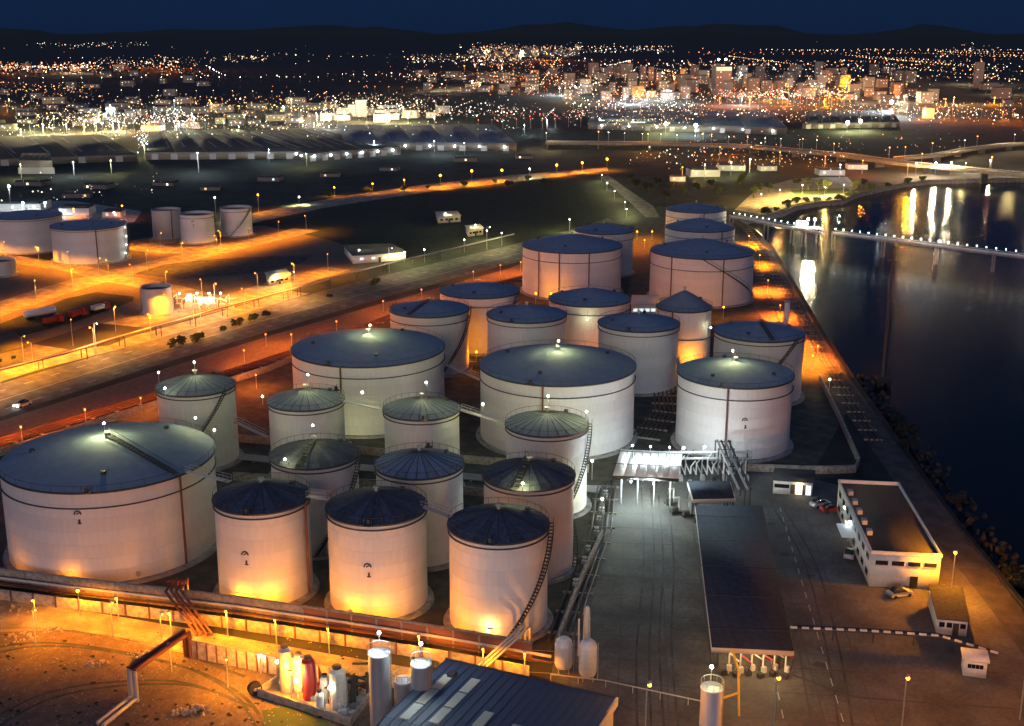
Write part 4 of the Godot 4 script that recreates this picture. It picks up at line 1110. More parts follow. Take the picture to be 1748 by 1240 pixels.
	rod("core", Vector3(0, 0, -0.35), Vector3(0, 0, 0.35), 0.5, M.steel, t)
	rod("hub", Vector3(0, 0, 0.4), Vector3(0, 0, 0.5), 0.25, M.galv, t)
	# dark pipes and vents between the pump yard and the silo
	var dq = g(668, 1078)
	t = thing("pipe_tangle", "tangle of dark pipes and ducts between the pump yard and the tall silo", "pipe", dq)
	for i in 14:
		var p0 = Vector3(rng.randf_range(-4, 3), 0, rng.randf_range(-3, 3))
		var st3 = nst()
		var hh = rng.randf_range(1.5, 4.6)
		arod(st3, p0, p0 + Vector3(0, hh, 0), 0.2)
		arod(st3, p0 + Vector3(0, hh, 0), p0 + Vector3(rng.randf_range(-3, 3), hh - 0.4, rng.randf_range(-2, 2)), 0.18)
		done("duct", st3, M.steel if i % 3 else M.green, t)
	# floodlight at the foot of the slim tank
	var fq = g(855, 1013)
	t = thing("floodlight", "dazzling orange floodlight on a post at the foot of a slim tank", "lamp", fq)
	rod("post", Vector3.ZERO, Vector3(0, 2.6, 0), 0.08, M.galv, t)
	box("lamp_head", Vector3(0, 3.2, 0.1), Vector3(0.9, 0.12, 0.5), M.galv, t)
	bulb(t, Vector3(-0.25, 2.85, 0.0), [1.0, 0.42, 0.05], 26.0)
	mi("bulb", bulb_mesh, M.bulb_sodium, t, Transform3D(Basis.IDENTITY, Vector3(0.25, 2.85, 0.0)))
	mi("bulb", bulb_mesh, M.bulb_sodium, t, Transform3D(Basis.IDENTITY, Vector3(0.0, 2.85, 0.25)))

func build_rough_ground():
	# tyre tracks
	for e in [[[60, 1060], [240, 1010], [420, 1032], [520, 1078], [560, 1150]], [[100, 1180], [260, 1080], [430, 1060], [530, 1090]], [[30, 1005], [220, 985], [400, 1008], [520, 1050]]]:
		for side in [-1.0, 1.0]:
			var pts = []
			for q in e: pts.append(g(q[0], q[1]) + Vector3(side * 0.9, 0, side * 0.5))
			sheet("tyre_track", ribbon(smooth(pts), 0.55), 0.036 + 0.004 * side, M.gravel)
	# stones and weeds
	var stone := SphereMesh.new()
	stone.radius = 0.5
	stone.height = 0.8
	stone.radial_segments = 6
	stone.rings = 3
	for e in [["scattered_stones", stone, M.wall, 1100, 0.06, 0.3, "loose stones scattered over the rough ground"], ["weeds", crowns[1], M.leaf2, 260, 0.12, 0.4, "low weeds scattered over the rough ground"]]:
		var mm := MultiMesh.new()
		mm.transform_format = MultiMesh.TRANSFORM_3D
		mm.mesh = e[1]
		mm.instance_count = e[3]
		for i in e[3]:
			var c = g(rng.randf_range(-40, 640), rng.randf_range(985, 1240))
			if i % 3: c = g(120 + 90 * (i % 7) + rng.randfn() * 24, 1000 + 22 * (i % 9) + rng.randfn() * 8)
			var k = rng.randf_range(e[4], e[5])
			mm.set_instance_transform(i, Transform3D(Basis.from_euler(Vector3(0, rng.randf() * 6, 0)) * Basis.from_scale(Vector3(k, k * rng.randf_range(0.4, 0.9), k)), c + Vector3(0, 0.06, 0)))
		var o := MultiMeshInstance3D.new()
		o.name = e[0]
		o.multimesh = mm
		o.material_override = e[2]
		add_child(o)
		o.set_meta("kind", "stuff")
		o.set_meta("label", e[6])
		o.set_meta("category", "ground cover")
	for e in [[228, 1000, 2.6, 0.7], [272, 990, 1.8, 0.5], [395, 1024, 2.2, 0.6], [210, 965, 4.2, 0.6], [330, 1036, 2.0, 0.4], [465, 1098, 2.4, 0.6], [440, 1100, 1.6, 0.5]]:
		var st = nst()
		for i in 26:
			var a = rng.randf() * TAU
			var rr = sqrt(rng.randf()) * e[2]
			var k = rng.randf_range(0.3, 0.9) * (1.2 - rr / e[2] * 0.6)
			st.append_from(stone, 0, Transform3D(Basis.from_euler(Vector3(rng.randf(), rng.randf(), rng.randf()) * 6.0) * Basis.from_scale(Vector3.ONE * k), Vector3(cos(a) * rr, e[3] * (1.0 - rr / e[2]), sin(a) * rr * 0.6)))
		var about = {210: "widest rubble heap, beside the low boundary wall", 272: "small rubble heap just in front of the sodium street lamp", 395: "rubble heap behind the slanting run of the square-cornered pipes", 465: "rubble heap by the green patch, larger of two", 440: "smallest rubble heap, close to the green patch"}
		var h = thing("rubble_heap", about.get(e[0], "low heap of broken rubble out on the rough ground"), "rubble", g(e[0], e[1]), 0.0, "rubble heaps on the rough ground")
		var ro = done("rubble", st, M.wall, h)
		ro.set_meta("kind", "stuff")
func smooth(pts):
	var c := Curve3D.new()
	for i in pts.size():
		var d = (pts[mini(i + 1, pts.size() - 1)] - pts[maxi(i - 1, 0)]) / 6.0
		c.add_point(pts[i], -d, d)
	return Array(c.tessellate_even_length(4, 2.0))

# ================= lamps of the farm, roads and works =================
func lamp_at(label, px, py_bulb, py_base, c, energy, group, called = "street_lamp", size = 1.0, down = false):
	var b = g(px, py_base)
	return lamp_post(label, b, maxf(1.2, top_h(b, px, py_bulb) - 0.2), c, energy, group, called, 0.0, 0.0, size, down)
func build_lamps():
	lamp_post("sodium street lamp on the rough ground in front of the bund wall", g(308, 972), 4.2, SODIUM, 330.0, "", "street_lamp", 0.0, 0.0, 1.0, true)
	for p in [[352, 1002], [250, 1012], [418, 1018]]:
		lamp_post("shielded sodium lamp out on the rough ground", g(p[0], p[1]), 6.0, SODIUM, 130.0, "shielded lamps of the rough ground", "street_lamp", 0.4, 0.0, 0.4, true)
	# sodium lamps along the bund wall's service road
	for p in [[250, 985, 60], [430, 1003, 130], [505, 1000, 130], [570, 1012, 130], [640, 1024, 120], [760, 1034, 110], [845, 1052, 90], [900, 1058, 70], [360, 982, 60], [120, 965, 60]]:
		lamp_post("low sodium lamp on the service road between bund wall and fence", g(p[0], p[1]), 4.6, SODIUM, p[2] * 1.6, "sodium lamps of the service road", "street_lamp", 0.5, -PI / 2, 0.6, true)
	for p in [[200, 930, 14], [290, 942, 16], [380, 952, 20], [450, 961, 26], [520, 969, 46], [560, 975, 50], [600, 981, 40], [660, 990, 46], [706, 997, 50], [750, 1004, 40], [800, 1012, 34], [905, 1030, 30]]:
		var q = g(p[0], p[1]) + Vector3(0, 0, -0.75)
		var l = thing("wall_lamp", "low orange lamp on the inner face of the bund wall", "lamp", q, 0.0, "orange lamps inside the bund wall")
		rod("pole", Vector3.ZERO, Vector3(0, 1.9, 0), 0.04, M.galv, l)
		bulb(l, Vector3(0, 2.2, 0), SODIUM, p[2] * 0.7, "bulb", 0.5)
	for p in [[505, 1066], [590, 1084], [430, 1046]]:
		lamp_post("low sodium lamp in front of the fence with close posts", g(p[0], p[1]), 4.0, SODIUM, 300.0, "sodium lamps before the picket fence", "yard_lamp", 0.0, 0.0, 0.5)
	# white lamps on posts along the main road's far side
	for p in [[960, 443, 458, 60.0], [870, 461, 478, 40.0], [820, 470, 487, 40.0], [767, 483, 500, 40.0]]:
		lamp_at("white post lamp with a pale pool of light on the main road's verge", p[0], p[1], p[2], HALIDE, p[3] * 4.0, "white lamps along the main road")
	# dim sodium lamps of the main road itself
	for p in [[60, 712], [201, 664], [330, 625], [460, 587], [590, 549], [720, 514], [850, 483]]:
		lamp_post("tall street lamp over the main road", g(p[0], p[1]), 10.0, [1.0, 0.68, 0.34], 190.0, "tall lamps over the main road", "street_lamp", 2.0, -0.8, 0.5, true)
	# red-orange lamps of the fence yard
	for p in [[100, 775], [231, 740], [316, 716], [390, 700], [470, 690], [527, 634], [543, 668], [556, 612], [590, 612], [650, 594], [712, 566], [763, 550], [832, 525], [868, 516], [895, 512], [640, 620], [735, 585]]:
		lamp_post("low red-orange lamp among the pipes of the fence yard", g(p[0], p[1]), 3.4, RUST, 230.0, "red-orange lamps of the fence yard", "yard_lamp", 0.0, 0.0, 0.7)
	for p in [[668, 742, 752], [503, 762, 770], [943, 752, 790], [1241, 616, 690]]:
		lamp_at("white lamp on a thin post close to a tank wall, glare on the shell", p[0], p[1], p[2], HALIDE, 40.0, "white lamps close to tank walls", "yard_lamp")
	# hidden lamps behind the middle rows
	for p in [[836, 637, SODIUM, 110.0], [1126, 652, SODIUM, 120.0], [1000, 648, RUST, 50.0], [915, 556, SODIUM, 70.0], [935, 556, SODIUM, 40.0], [1000, 545, RUST, 26.0], [1085, 569, SODIUM, 50.0], [1165, 575, SODIUM, 70.0], [1060, 482, RUST, 300.0], [1070, 470, SODIUM, 240.0], [1050, 470, SODIUM, 200.0]]:
		lamp_post("sodium lamp between the tanks of the middle rows", g(p[0], p[1]), 3.6, p[2], p[3] * 1.2, "sodium lamps between the tanks", "yard_lamp", 0.0)
	for p in [[1199, 478, SODIUM, 90.0], [1213, 505, SODIUM, 60.0], [1224, 540, RUST, 70.0], [1240, 575, RUST, 70.0], [1262, 612, RUST, 70.0], [1290, 632, RUST, 50.0], [1283, 645, SODIUM, 26.0]]:
		lamp_post("orange lamp on the quay lane behind the tanks", g(p[0], p[1]), 4.2, p[2], p[3] * 26.0, "orange lamps of the quay lane", "yard_lamp", 0.0, 0.0, 0.7, true)
	lamp_post("pale lamp by the low wall near the quay road", g(1306, 672), 3.0, WARM, 20.0, "", "yard_lamp", 0.0)
	# sodium masts of the works across the road
	var spots = []
	for e in WORK_LANES:
		var pts = []
		for q in e[0]: pts.append(g(q[0], q[1]))
		for w in walk(pts, 21.0): spots.append(w[0] + Vector3(-w[1].z, 0, w[1].x) * (e[1] * 0.4))
	for p in spots:
		lamp_post("sodium lamp mast in the works across the main road", p, 8.0, SODIUM, 600.0, "sodium masts of the works", "street_lamp", 0.8, rng.randf() * 6.0, 0.5, true)
	# lamps of the far sodium road
	for p in [[647, 402, 412, 60], [698, 397, 408, 60], [788, 387, 400, 300], [830, 381, 396, 400], [870, 380, 392, 260], [907, 377, 387, 120], [943, 373, 384, 260], [977, 370, 380, 260], [1010, 365, 377, 260], [546, 412, 434, 160], [489, 416, 440, 120], [600, 415, 424, 120], [740, 392, 404, 150]]:
		lamp_at("sodium lamp on the far road beyond the dark meadow", p[0], p[1], p[2], SODIUM if p[3] != 120 else HALIDE, p[3] * 3.0, "lamps of the far road", "street_lamp", 2.6 if p[3] > 200 else 1.5, true)
	# white pools along the field track and in the meadow
	for p in [[1003, 392], [1010, 404], [1020, 415], [1034, 430], [1036, 440]]:
		lamp_post("low white lamp on the curved track behind the tanks", g(p[0], p[1]), 4.0, HALIDE, 170.0, "lamps of the curved track", "street_lamp", 0.0)
	for p in [[795, 446], [835, 462], [850, 470], [570, 532], [680, 497], [740, 500]]:
		lamp_post("low white lamp at a small plant in the dark meadow", g(p[0], p[1]), 4.0, HALIDE, 130.0, "lamps in the dark meadow", "street_lamp", 0.0)
	for p in [[217, 402, 440, COOL, 900.0], [263, 424, 440, COOL, 700.0], [300, 431, 440, RUST, 260.0], [365, 427, 442, RUST, 160.0], [233, 424, 436, COOL, 500.0], [354, 436, 446, COOL, 60.0]]:
		lamp_at("flood mast of the white-lit yard behind the wide grey tanks", p[0], p[1], p[2], p[3], p[4] * 1.1, "flood masts of the white-lit yard", "floodlight_mast", 2.4 if p[4] > 400 else 1.6, true)

# ================= works across the road =================
func car(label, at, turn, m, group = "", lit = false):
	var t = thing("parked_car" if not lit else "car", label, "car", at, turn, group)
	mi("body", car_body, m, t)
	mi("cabin", car_cabin, M.glass, t)
	for x in [-1.35, 1.35]:
		for z in [-0.8, 0.8]:
			rod("wheel", Vector3(x, 0.33, z - 0.1), Vector3(x, 0.33, z + 0.1), 0.33, M.tyre, t)
	if lit:
		for z in [-0.6, 0.6]:
			bulb(t, Vector3(2.2, 0.7, z), [1.0, 0.95, 0.85], 10.0, "headlight")
	return t
var car_body
var car_cabin
func prism(profile, z0, z1):                          # extruded side view (x, y), widths -z..z
	var st = nst()
	var poly := PackedVector2Array(profile)
	var idx = Geometry2D.triangulate_polygon(poly)
	for s in [[z0, false], [z1, true]]:
		for k in range(0, idx.size(), 3):
			var tri = [idx[k], idx[k + 1], idx[k + 2]]
			if s[1]: tri.reverse()
			for i in tri: st.add_vertex(Vector3(poly[i].x, poly[i].y, s[0]))
	for i in poly.size():
		var a = poly[i]
		var b = poly[(i + 1) % poly.size()]
		for e in [[a, z0], [b, z0], [b, z1], [a, z0], [b, z1], [a, z1]]: st.add_vertex(Vector3(e[0].x, e[0].y, e[1]))
	st.generate_normals()
	return st.commit()
func build_works():
	car_body = prism([Vector2(-2.1, 0.35), Vector2(2.1, 0.35), Vector2(2.15, 0.7), Vector2(1.2, 0.92), Vector2(0.6, 1.02), Vector2(-1.5, 1.02), Vector2(-2.15, 0.95)], -0.85, 0.85)
	car_cabin = prism([Vector2(-1.6, 1.0), Vector2(1.05, 1.0), Vector2(0.4, 1.45), Vector2(-1.1, 1.48)], -0.75, 0.75)
	for e in [["red parked car near the head of the office building", 1308, 832, 0.4, M.red], ["dark blue parked car behind the office building", 1352, 807, 0.2, M.blue_car], ["dark blue parked car beside the quay road", 1386, 806, 1.2, M.blue_car], ["silver car in front of the office building's door", 1400, 945, 0.3, M.silver], ["silver car parked by the office wall lamps", 1333, 892, 1.2, M.silver], ["white parked car near the yard-edge of the white cabin", 1294, 825, 0.5, M.white]]:
		car(e[0], g(e[1], e[2]) + Vector3(0, 0.06, 0), e[3], e[4])
	car("silver car with headlights on, driving along the main road", g(232, 692) + Vector3(0, 0.06, 0), heading(g(300, 670) - g(232, 692)) + PI, M.silver, "", true)
	# tanker trailer and red tractors in the works
	var q = g(255, 574)
	var t = thing("tank_trailer", "white tank trailer parked on the works' lawn edge", "trailer", q, heading(g(300, 566) - q))
	mi("tank", lathe([Vector2(0.02, -5.4), Vector2(0.9, -5.3), Vector2(1.2, -4.9), Vector2(1.2, 4.9), Vector2(0.9, 5.3), Vector2(0.02, 5.4)], 20), M.white, t, Transform3D(Basis(Vector3(0, 0, 1), PI / 2), Vector3(0, 2.1, 0)))
	box("chassis", Vector3(0, 0.8, 0), Vector3(10.0, 0.3, 1.4), M.steel, t)
	for x in [-4.0, -3.0, 3.6]:
		for z in [-0.9, 0.9]: rod("wheel", Vector3(x, 0.5, z - 0.15), Vector3(x, 0.5, z + 0.15), 0.5, M.tyre, t)
	for e in [["red truck tractor beside the white tank trailer", 272, 583], ["red flatbed truck on the lane edge in the works", 305, 574], ["red truck with a cream box by the works' lawn", 335, 566]]:
		var p = g(e[1], e[2])
		t = thing("red_truck", e[0], "truck", p, heading(g(e[1] + 40, e[2] - 11) - p))
		mi("cab", prism([Vector2(1.6, 0.6), Vector2(3.6, 0.6), Vector2(3.6, 1.8), Vector2(3.2, 2.9), Vector2(1.6, 2.9)], -1.15, 1.15), M.red, t)
		box("windscreen", Vector3(3.42, 2.3, 0), Vector3(0.16, 0.8, 1.9), M.glass, t)
		box("bed", Vector3(-1.0, 1.15, 0), Vector3(5.0, 0.3, 2.3), M.steel, t)
		box("load", Vector3(-1.0, 2.0, 0), Vector3(4.4, 1.4, 2.1), M.cream if "cream" in e[0] else M.red, t)
		for x in [-2.6, -1.4, 2.4]:
			for z in [-1.0, 1.0]: rod("wheel", Vector3(x, 0.5, z - 0.15), Vector3(x, 0.5, z + 0.15), 0.5, M.tyre, t)
	# pump station with white light
	var pc = g(470, 560)
	t = thing("pump_station", "white-lit pump station of frames and pipes beside the short cream tank", "pump station", pc)
	for i in 7:
		var x = -9.0 + i * 3.0
		var st = nst()
		for z in [-2.5, 2.5]: arod(st, Vector3(x, 0, z), Vector3(x, 4.2 - (i % 2), z), 0.12)
		arod(st, Vector3(x, 4.0 - (i % 2), -2.5), Vector3(x, 4.0 - (i % 2), 2.5), 0.12)
		done("frame", st, M.white, t)
		box("pump", Vector3(x + 1.2, 0.8, 0.6), Vector3(1.6, 1.6, 1.8), M.white if i % 3 else M.cream, t)
		rod("pipe", Vector3(x, 3.0, -1.0), Vector3(x + 3.0, 3.4 - (i % 2), 1.0), 0.18, M.white, t)
	rod("vessel", Vector3(-4.5, 0.0, -1.5), Vector3(-4.5, 4.6, -1.5), 1.1, M.tank_buff, t)
	box("panel", Vector3(1.0, 1.6, -2.8), Vector3(6.0, 3.0, 0.2), M.white, t)
	for x in [-7.0, -1.0, 3.0, 7.0]:
		var l = thing("pump_station_lamp", "cool white lamp over the pump station's frames", "lamp", pc + Vector3(x, 0, 1.2), 0.0, "lamps of the pump station")
		rod("pole", Vector3.ZERO, Vector3(0, 5.0, 0), 0.06, M.galv, l)
		bulb(l, Vector3(0, 5.2, 0), [0.85, 1.0, 0.9], 46.0)
	# tanks' dark cabin and the sheds
	for e in [["dark stepped shed at the near corner of the works", [[150, 655], [235, 634], [222, 612], [140, 628]], 4.5, M.flat_roof, M.far_wall], ["low white-edged shelter with blue-white light beside the main road", [[672, 502], [742, 497], [722, 486], [660, 488]], 3.4, M.far_roof, M.white], ["small lit shelter with a pale roof beside the main road", [[560, 532], [588, 526], [582, 519], [556, 524]], 2.8, M.skylight, M.cream], ["low plant building with pale roof in the dark meadow", [[785, 448], [815, 446], [810, 440], [782, 441]], 3.0, M.skylight, M.cream], ["pale control hut in the dark meadow near the road", [[825, 466], [845, 463], [840, 458], [822, 460]], 3.0, M.cream, M.cream], ["white open shed in the gap between pointed-roof tanks", [[1042, 572], [1078, 572], [1078, 560], [1044, 560]], 4.0, M.cream, M.white]]:
		var p = []
		for w in e[1]: p.append(g(w[0], w[1]))
		var c = (p[0] + p[1] + p[2] + p[3]) * 0.25
		t = thing("shed", e[0], "shed", c)
		quad_box("wall", p, 0.0, e[2], e[4], t)
		quad_box("roof", grow(p, 0.6), e[2] + 0.02, e[2] + 0.3, e[3], t)
		var d = heading(p[1] - p[0])
		for i in 4: box("window", p[0].lerp(p[1], 0.16 + 0.22 * i) - c + Vector3(0, e[2] * 0.55, 0.05), Vector3(1.4, 0.9, 0.1), M.win_cool if ("blue-white" in e[0] or "open shed" in e[0]) else M.glass, t, d)
		box("door", p[0].lerp(p[1], 0.5) - c + Vector3(0, 1.05, 0.06), Vector3(1.0, 2.1, 0.1), M.steel, t, d)
	# small white column on the quay lane
	var wq = g(1249, 583)
	t = thing("white_column", "short white standpipe column on the orange quay lane", "column", wq)
	rod("body", Vector3.ZERO, Vector3(0, 7.4, 0), 0.9, M.white, t)
	rod("cap", Vector3(0, 7.4, 0), Vector3(0, 7.9, 0), 1.05, M.galv, t)

# ================= pier, river upright, viaduct =================
func build_river():
	var y = 4.5
	var a = g(1176, 440, y)
	var b = g(1296, 462, y)
	var c = g(1312, 462, y)
	var d = g(1570, 494, y)
	var e = g(1800, 523, y)
	for s in [["lamp-lit pipeline pier from the shore to the mooring head", a, b, 15.0], ["long lamp-lit pipeline pier over open water", c, e, 13.0]]:
		var t = thing("pipeline_pier", s[0], "pier", s[1])
		var v = s[2] - s[1]
		var hd = heading(v)
		box("deck", v * 0.5, Vector3(v.length(), 0.4, 3.2), M.concrete, t, hd)
		var side = Vector3(-v.z, 0, v.x).normalized()
		for k in [-1, 1]:
			var r = nst()
			arod(r, side * 1.5 * k + Vector3(0, 1.3, 0), v + side * 1.5 * k + Vector3(0, 1.3, 0), 0.07)
			for w in walk([Vector3.ZERO, v], 3.0): arod(r, w[0] + side * 1.5 * k, w[0] + side * 1.5 * k + Vector3(0, 1.3, 0), 0.05)
			done("railing", r, M.white, t)
		for k in 3: rod("pipe", side * (k * 0.6 - 0.6) + Vector3(0, 0.6, 0), v + side * (k * 0.6 - 0.6) + Vector3(0, 0.6, 0), 0.24, M.white, t)
		for w in walk([Vector3.ZERO, v], 24.0):
			for k in [-1, 1]: rod("pile", w[0] + side * 1.2 * k + Vector3(0, -9.0, 0), w[0] + side * 1.2 * k, 0.3, M.concrete, t)
		for w in walk([Vector3.ZERO, v], 4.0):
			var lp = Node3D.new()
			lp.name = "deck_lamp"
			t.add_child(lp, true)
			lp.position = w[0] - side * 1.4
			rod("pole", Vector3.ZERO, Vector3(0, 2.0, 0), 0.05, M.galv, lp)
			if rng.randf() < 0.3:
				bulb(lp, Vector3(0, 2.2, 0), COOL, 44.0, "bulb", 0.7)
			else:
				mi("bulb", bulb_mesh, M.bulb_cool, lp, Transform3D(Basis.from_scale(Vector3.ONE * 0.7), Vector3(0, 2.2, 0)))
	for p in [[1424, 386], [1450, 385], [1471, 384], [1523, 381], [1490, 383], [1600, 378]]:
		lamp_post("bright pale lamp on the far bank beside the viaduct, mirrored in the river", g(p[0], p[1]) + Vector3(0, 0, -4), 7.0, [1.0, 0.82, 0.5], 1400.0 if p[0] not in [1490, 1600] else 500.0, "pale lamps on the far bank", "street_lamp", 0.0, 0.0, 1.8 if p[0] not in [1490, 1600] else 1.0)
	# mooring head with the bright warm lamp
	var mh = g(1278, 456, y)
	var t = thing("mooring_platform", "mooring platform on the pier with a bright warm white floodlight", "platform", mh + Vector3(0, 0, -4))
	box("deck", Vector3(0, 0, 0), Vector3(14, 0.6, 8), M.concrete, t)
	for x in [-6, 6]:
		for z in [-3, 3]: rod("pile", Vector3(x, -9, z), Vector3(x, 0, z), 0.4, M.concrete, t)
	box("cabin", Vector3(-2, 1.7, -1), Vector3(4, 2.8, 3), M.white, t)
	for x in [0.0, 3.0]:
		rod("lamp_pole", Vector3(x, 0.3, 3.4), Vector3(x, 3.2, 3.4), 0.1, M.galv, t)
		bulb(t, Vector3(x, 4.6, 3.4), [1.0, 0.85, 0.55], 600.0, "bulb", 2.0)
	# slender dark upright in the river, given the form of a mast
	var mb = g(1378, 650)
	t = thing("river_upright", "tall slender dark upright standing in the river off the quay", "mast", Vector3(mb.x, -3.0, mb.z))
	var hm = top_h(mb, 1380, 478) + 3.0
	mi("pole", lathe([Vector2(0.5, -4.0), Vector2(0.42, hm * 0.5), Vector2(0.25, hm)], 12), M.steel, t)
	box("pile_cap", Vector3(0, 1.8, 0), Vector3(4.0, 1.2, 4.0), M.rock, t)
	for k in 4: rod("pile", Vector3(-1.4 if k % 2 else 1.4, -5, -1.4 if k < 2 else 1.4), Vector3(-1.4 if k % 2 else 1.4, 1.6, -1.4 if k < 2 else 1.4), 0.4, M.rock, t)
	rod("crossarm", Vector3(-1.2, hm * 0.9, 0), Vector3(1.2, hm * 0.9, 0), 0.1, M.steel, t)
	# road viaduct across the background
	var vp = []
	for q in [[930, 341], [1060, 342], [1200, 346], [1320, 357], [1400, 368], [1480, 376], [1566, 384], [1800, 408]]: vp.append(g(q[0], q[1], 4.5))
	viaduct("long road viaduct crossing to the far bank, lit orange", vp, 16.0, 11)
	vp = []
	for q in [[1400, 362], [1450, 358], [1490, 350], [1540, 344], [1600, 341], [1760, 336]]: vp.append(g(q[0], q[1], 4.0))
	viaduct("curving ramp road leaving the viaduct", vp, 10.0, 8)

func viaduct(label, pts, w, every):
	var t = thing("viaduct", label, "bridge", pts[0])
	for i in pts.size() - 1:
		var d = pts[i + 1] - pts[i]
		box("deck", (pts[i] + pts[i + 1]) * 0.5 - pts[0], Vector3(d.length() + 2.0, 0.9, w), M.site, t, heading(d))
		var s = Vector3(-d.z, 0, d.x).normalized() * w * 0.5
		for k in [-1, 1]: box("parapet", (pts[i] + pts[i + 1]) * 0.5 - pts[0] + s * k + Vector3(0, 1.1, 0), Vector3(d.length() + 2.0, 0.7, 0.3), M.concrete, t, heading(d))
	var n = 0
	for e in walk(pts, 42.0):
		var q = e[0] - pts[0]
		box("pier", q + Vector3(0, -7.0, 0), Vector3(1.2, 13.0, w * 0.5), M.far_wall, t, heading(e[1]))
		var side = Vector3(-e[1].z, 0, e[1].x) * (w * 0.5 - 0.6)
		var lp = thing("viaduct_lamp", "orange street lamp standing on the road viaduct's edge", "lamp", e[0] - side * (1 if n % 2 else -1) + Vector3(0, 0.7, 0), 0.0, "street lamps on the viaducts")
		rod("pole", Vector3.ZERO, Vector3(0, 8.0, 0), 0.12, M.galv, lp)
		if n % 2 == 0: bulb(lp, Vector3(0, 8.2, 0), SODIUM if rng.randf() < 0.75 else WARM, 800.0)
		else: mi("bulb", bulb_mesh, M.bulb_rust, lp, Transform3D(Basis.from_scale(Vector3.ONE * 1.6), Vector3(0, 8.3, 0)))
		n += 1

# ================= plants and rocks =================
var crowns := []
var trunks := []
func make_crown(seed_, r, n, flat):
	var q := RandomNumberGenerator.new()
	q.seed = seed_
	var st = nst()
	var lumps = []
	for i in 7: lumps.append([Vector3(q.randf_range(-0.6, 0.6), q.randf_range(-0.35, 0.5) * flat, q.randf_range(-0.6, 0.6)) * r, q.randf_range(0.35, 0.6) * r])
	for i in n:
		var l = lumps[i % lumps.size()]
		var d = Vector3(q.randfn(), q.randfn(), q.randfn()).normalized()
		var c = l[0] + d * l[1] * pow(q.randf(), 0.4)
		var s = r * q.randf_range(0.1, 0.19)
		var u = Vector3(q.randfn(), q.randfn(), q.randfn()).normalized() * s
		var v = u.cross(Vector3(q.randfn(), q.randfn(), q.randfn())).normalized() * s * 0.8
		for w in [c - u, c + v, c + u, c - u, c + u, c - v]: st.add_vertex(w)
	st.generate_normals()
	return st.commit()
func make_trunk():
	var st = nst()
	arod(st, Vector3.ZERO, Vector3(0.05, 1.0, 0), 0.09)
	for k in 4:
		var a = TAU * k / 4 + 0.3
		arod(st, Vector3(0.04, 0.7 + 0.1 * k, 0), Vector3(cos(a) * 0.5, 1.35 + 0.1 * k, sin(a) * 0.5), 0.04)
	return st.commit()
func tree(label, at, h, kind, group, called = "tree"):
	var t = thing(called, label, "tree" if called == "tree" else "shrub", at, rng.randf() * TAU, group)
	if called == "tree":
		mi("trunk", trunks[0], M.bark, t, Transform3D(Basis.from_scale(Vector3(h * 0.3, h * 0.45, h * 0.3)), Vector3.ZERO))
		mi("crown", crowns[kind % 4], [M.leaf, M.leaf2][kind % 2], t, Transform3D(Basis.from_scale(Vector3.ONE * h * 0.36), Vector3(0, h * 0.66, 0)))
	else:
		var fm = M.scrub if "scrub" in label else [M.leaf, M.leaf2][kind % 2]
		mi("stem", trunks[0], M.bark, t, Transform3D(Basis.from_scale(Vector3(h * 0.3, h * 0.3, h * 0.3)), Vector3.ZERO))
		mi("foliage", crowns[kind % 4], fm, t, Transform3D(Basis.from_scale(Vector3(0.62, 0.46, 0.62) * h), Vector3(0, h * 0.42, 0)))
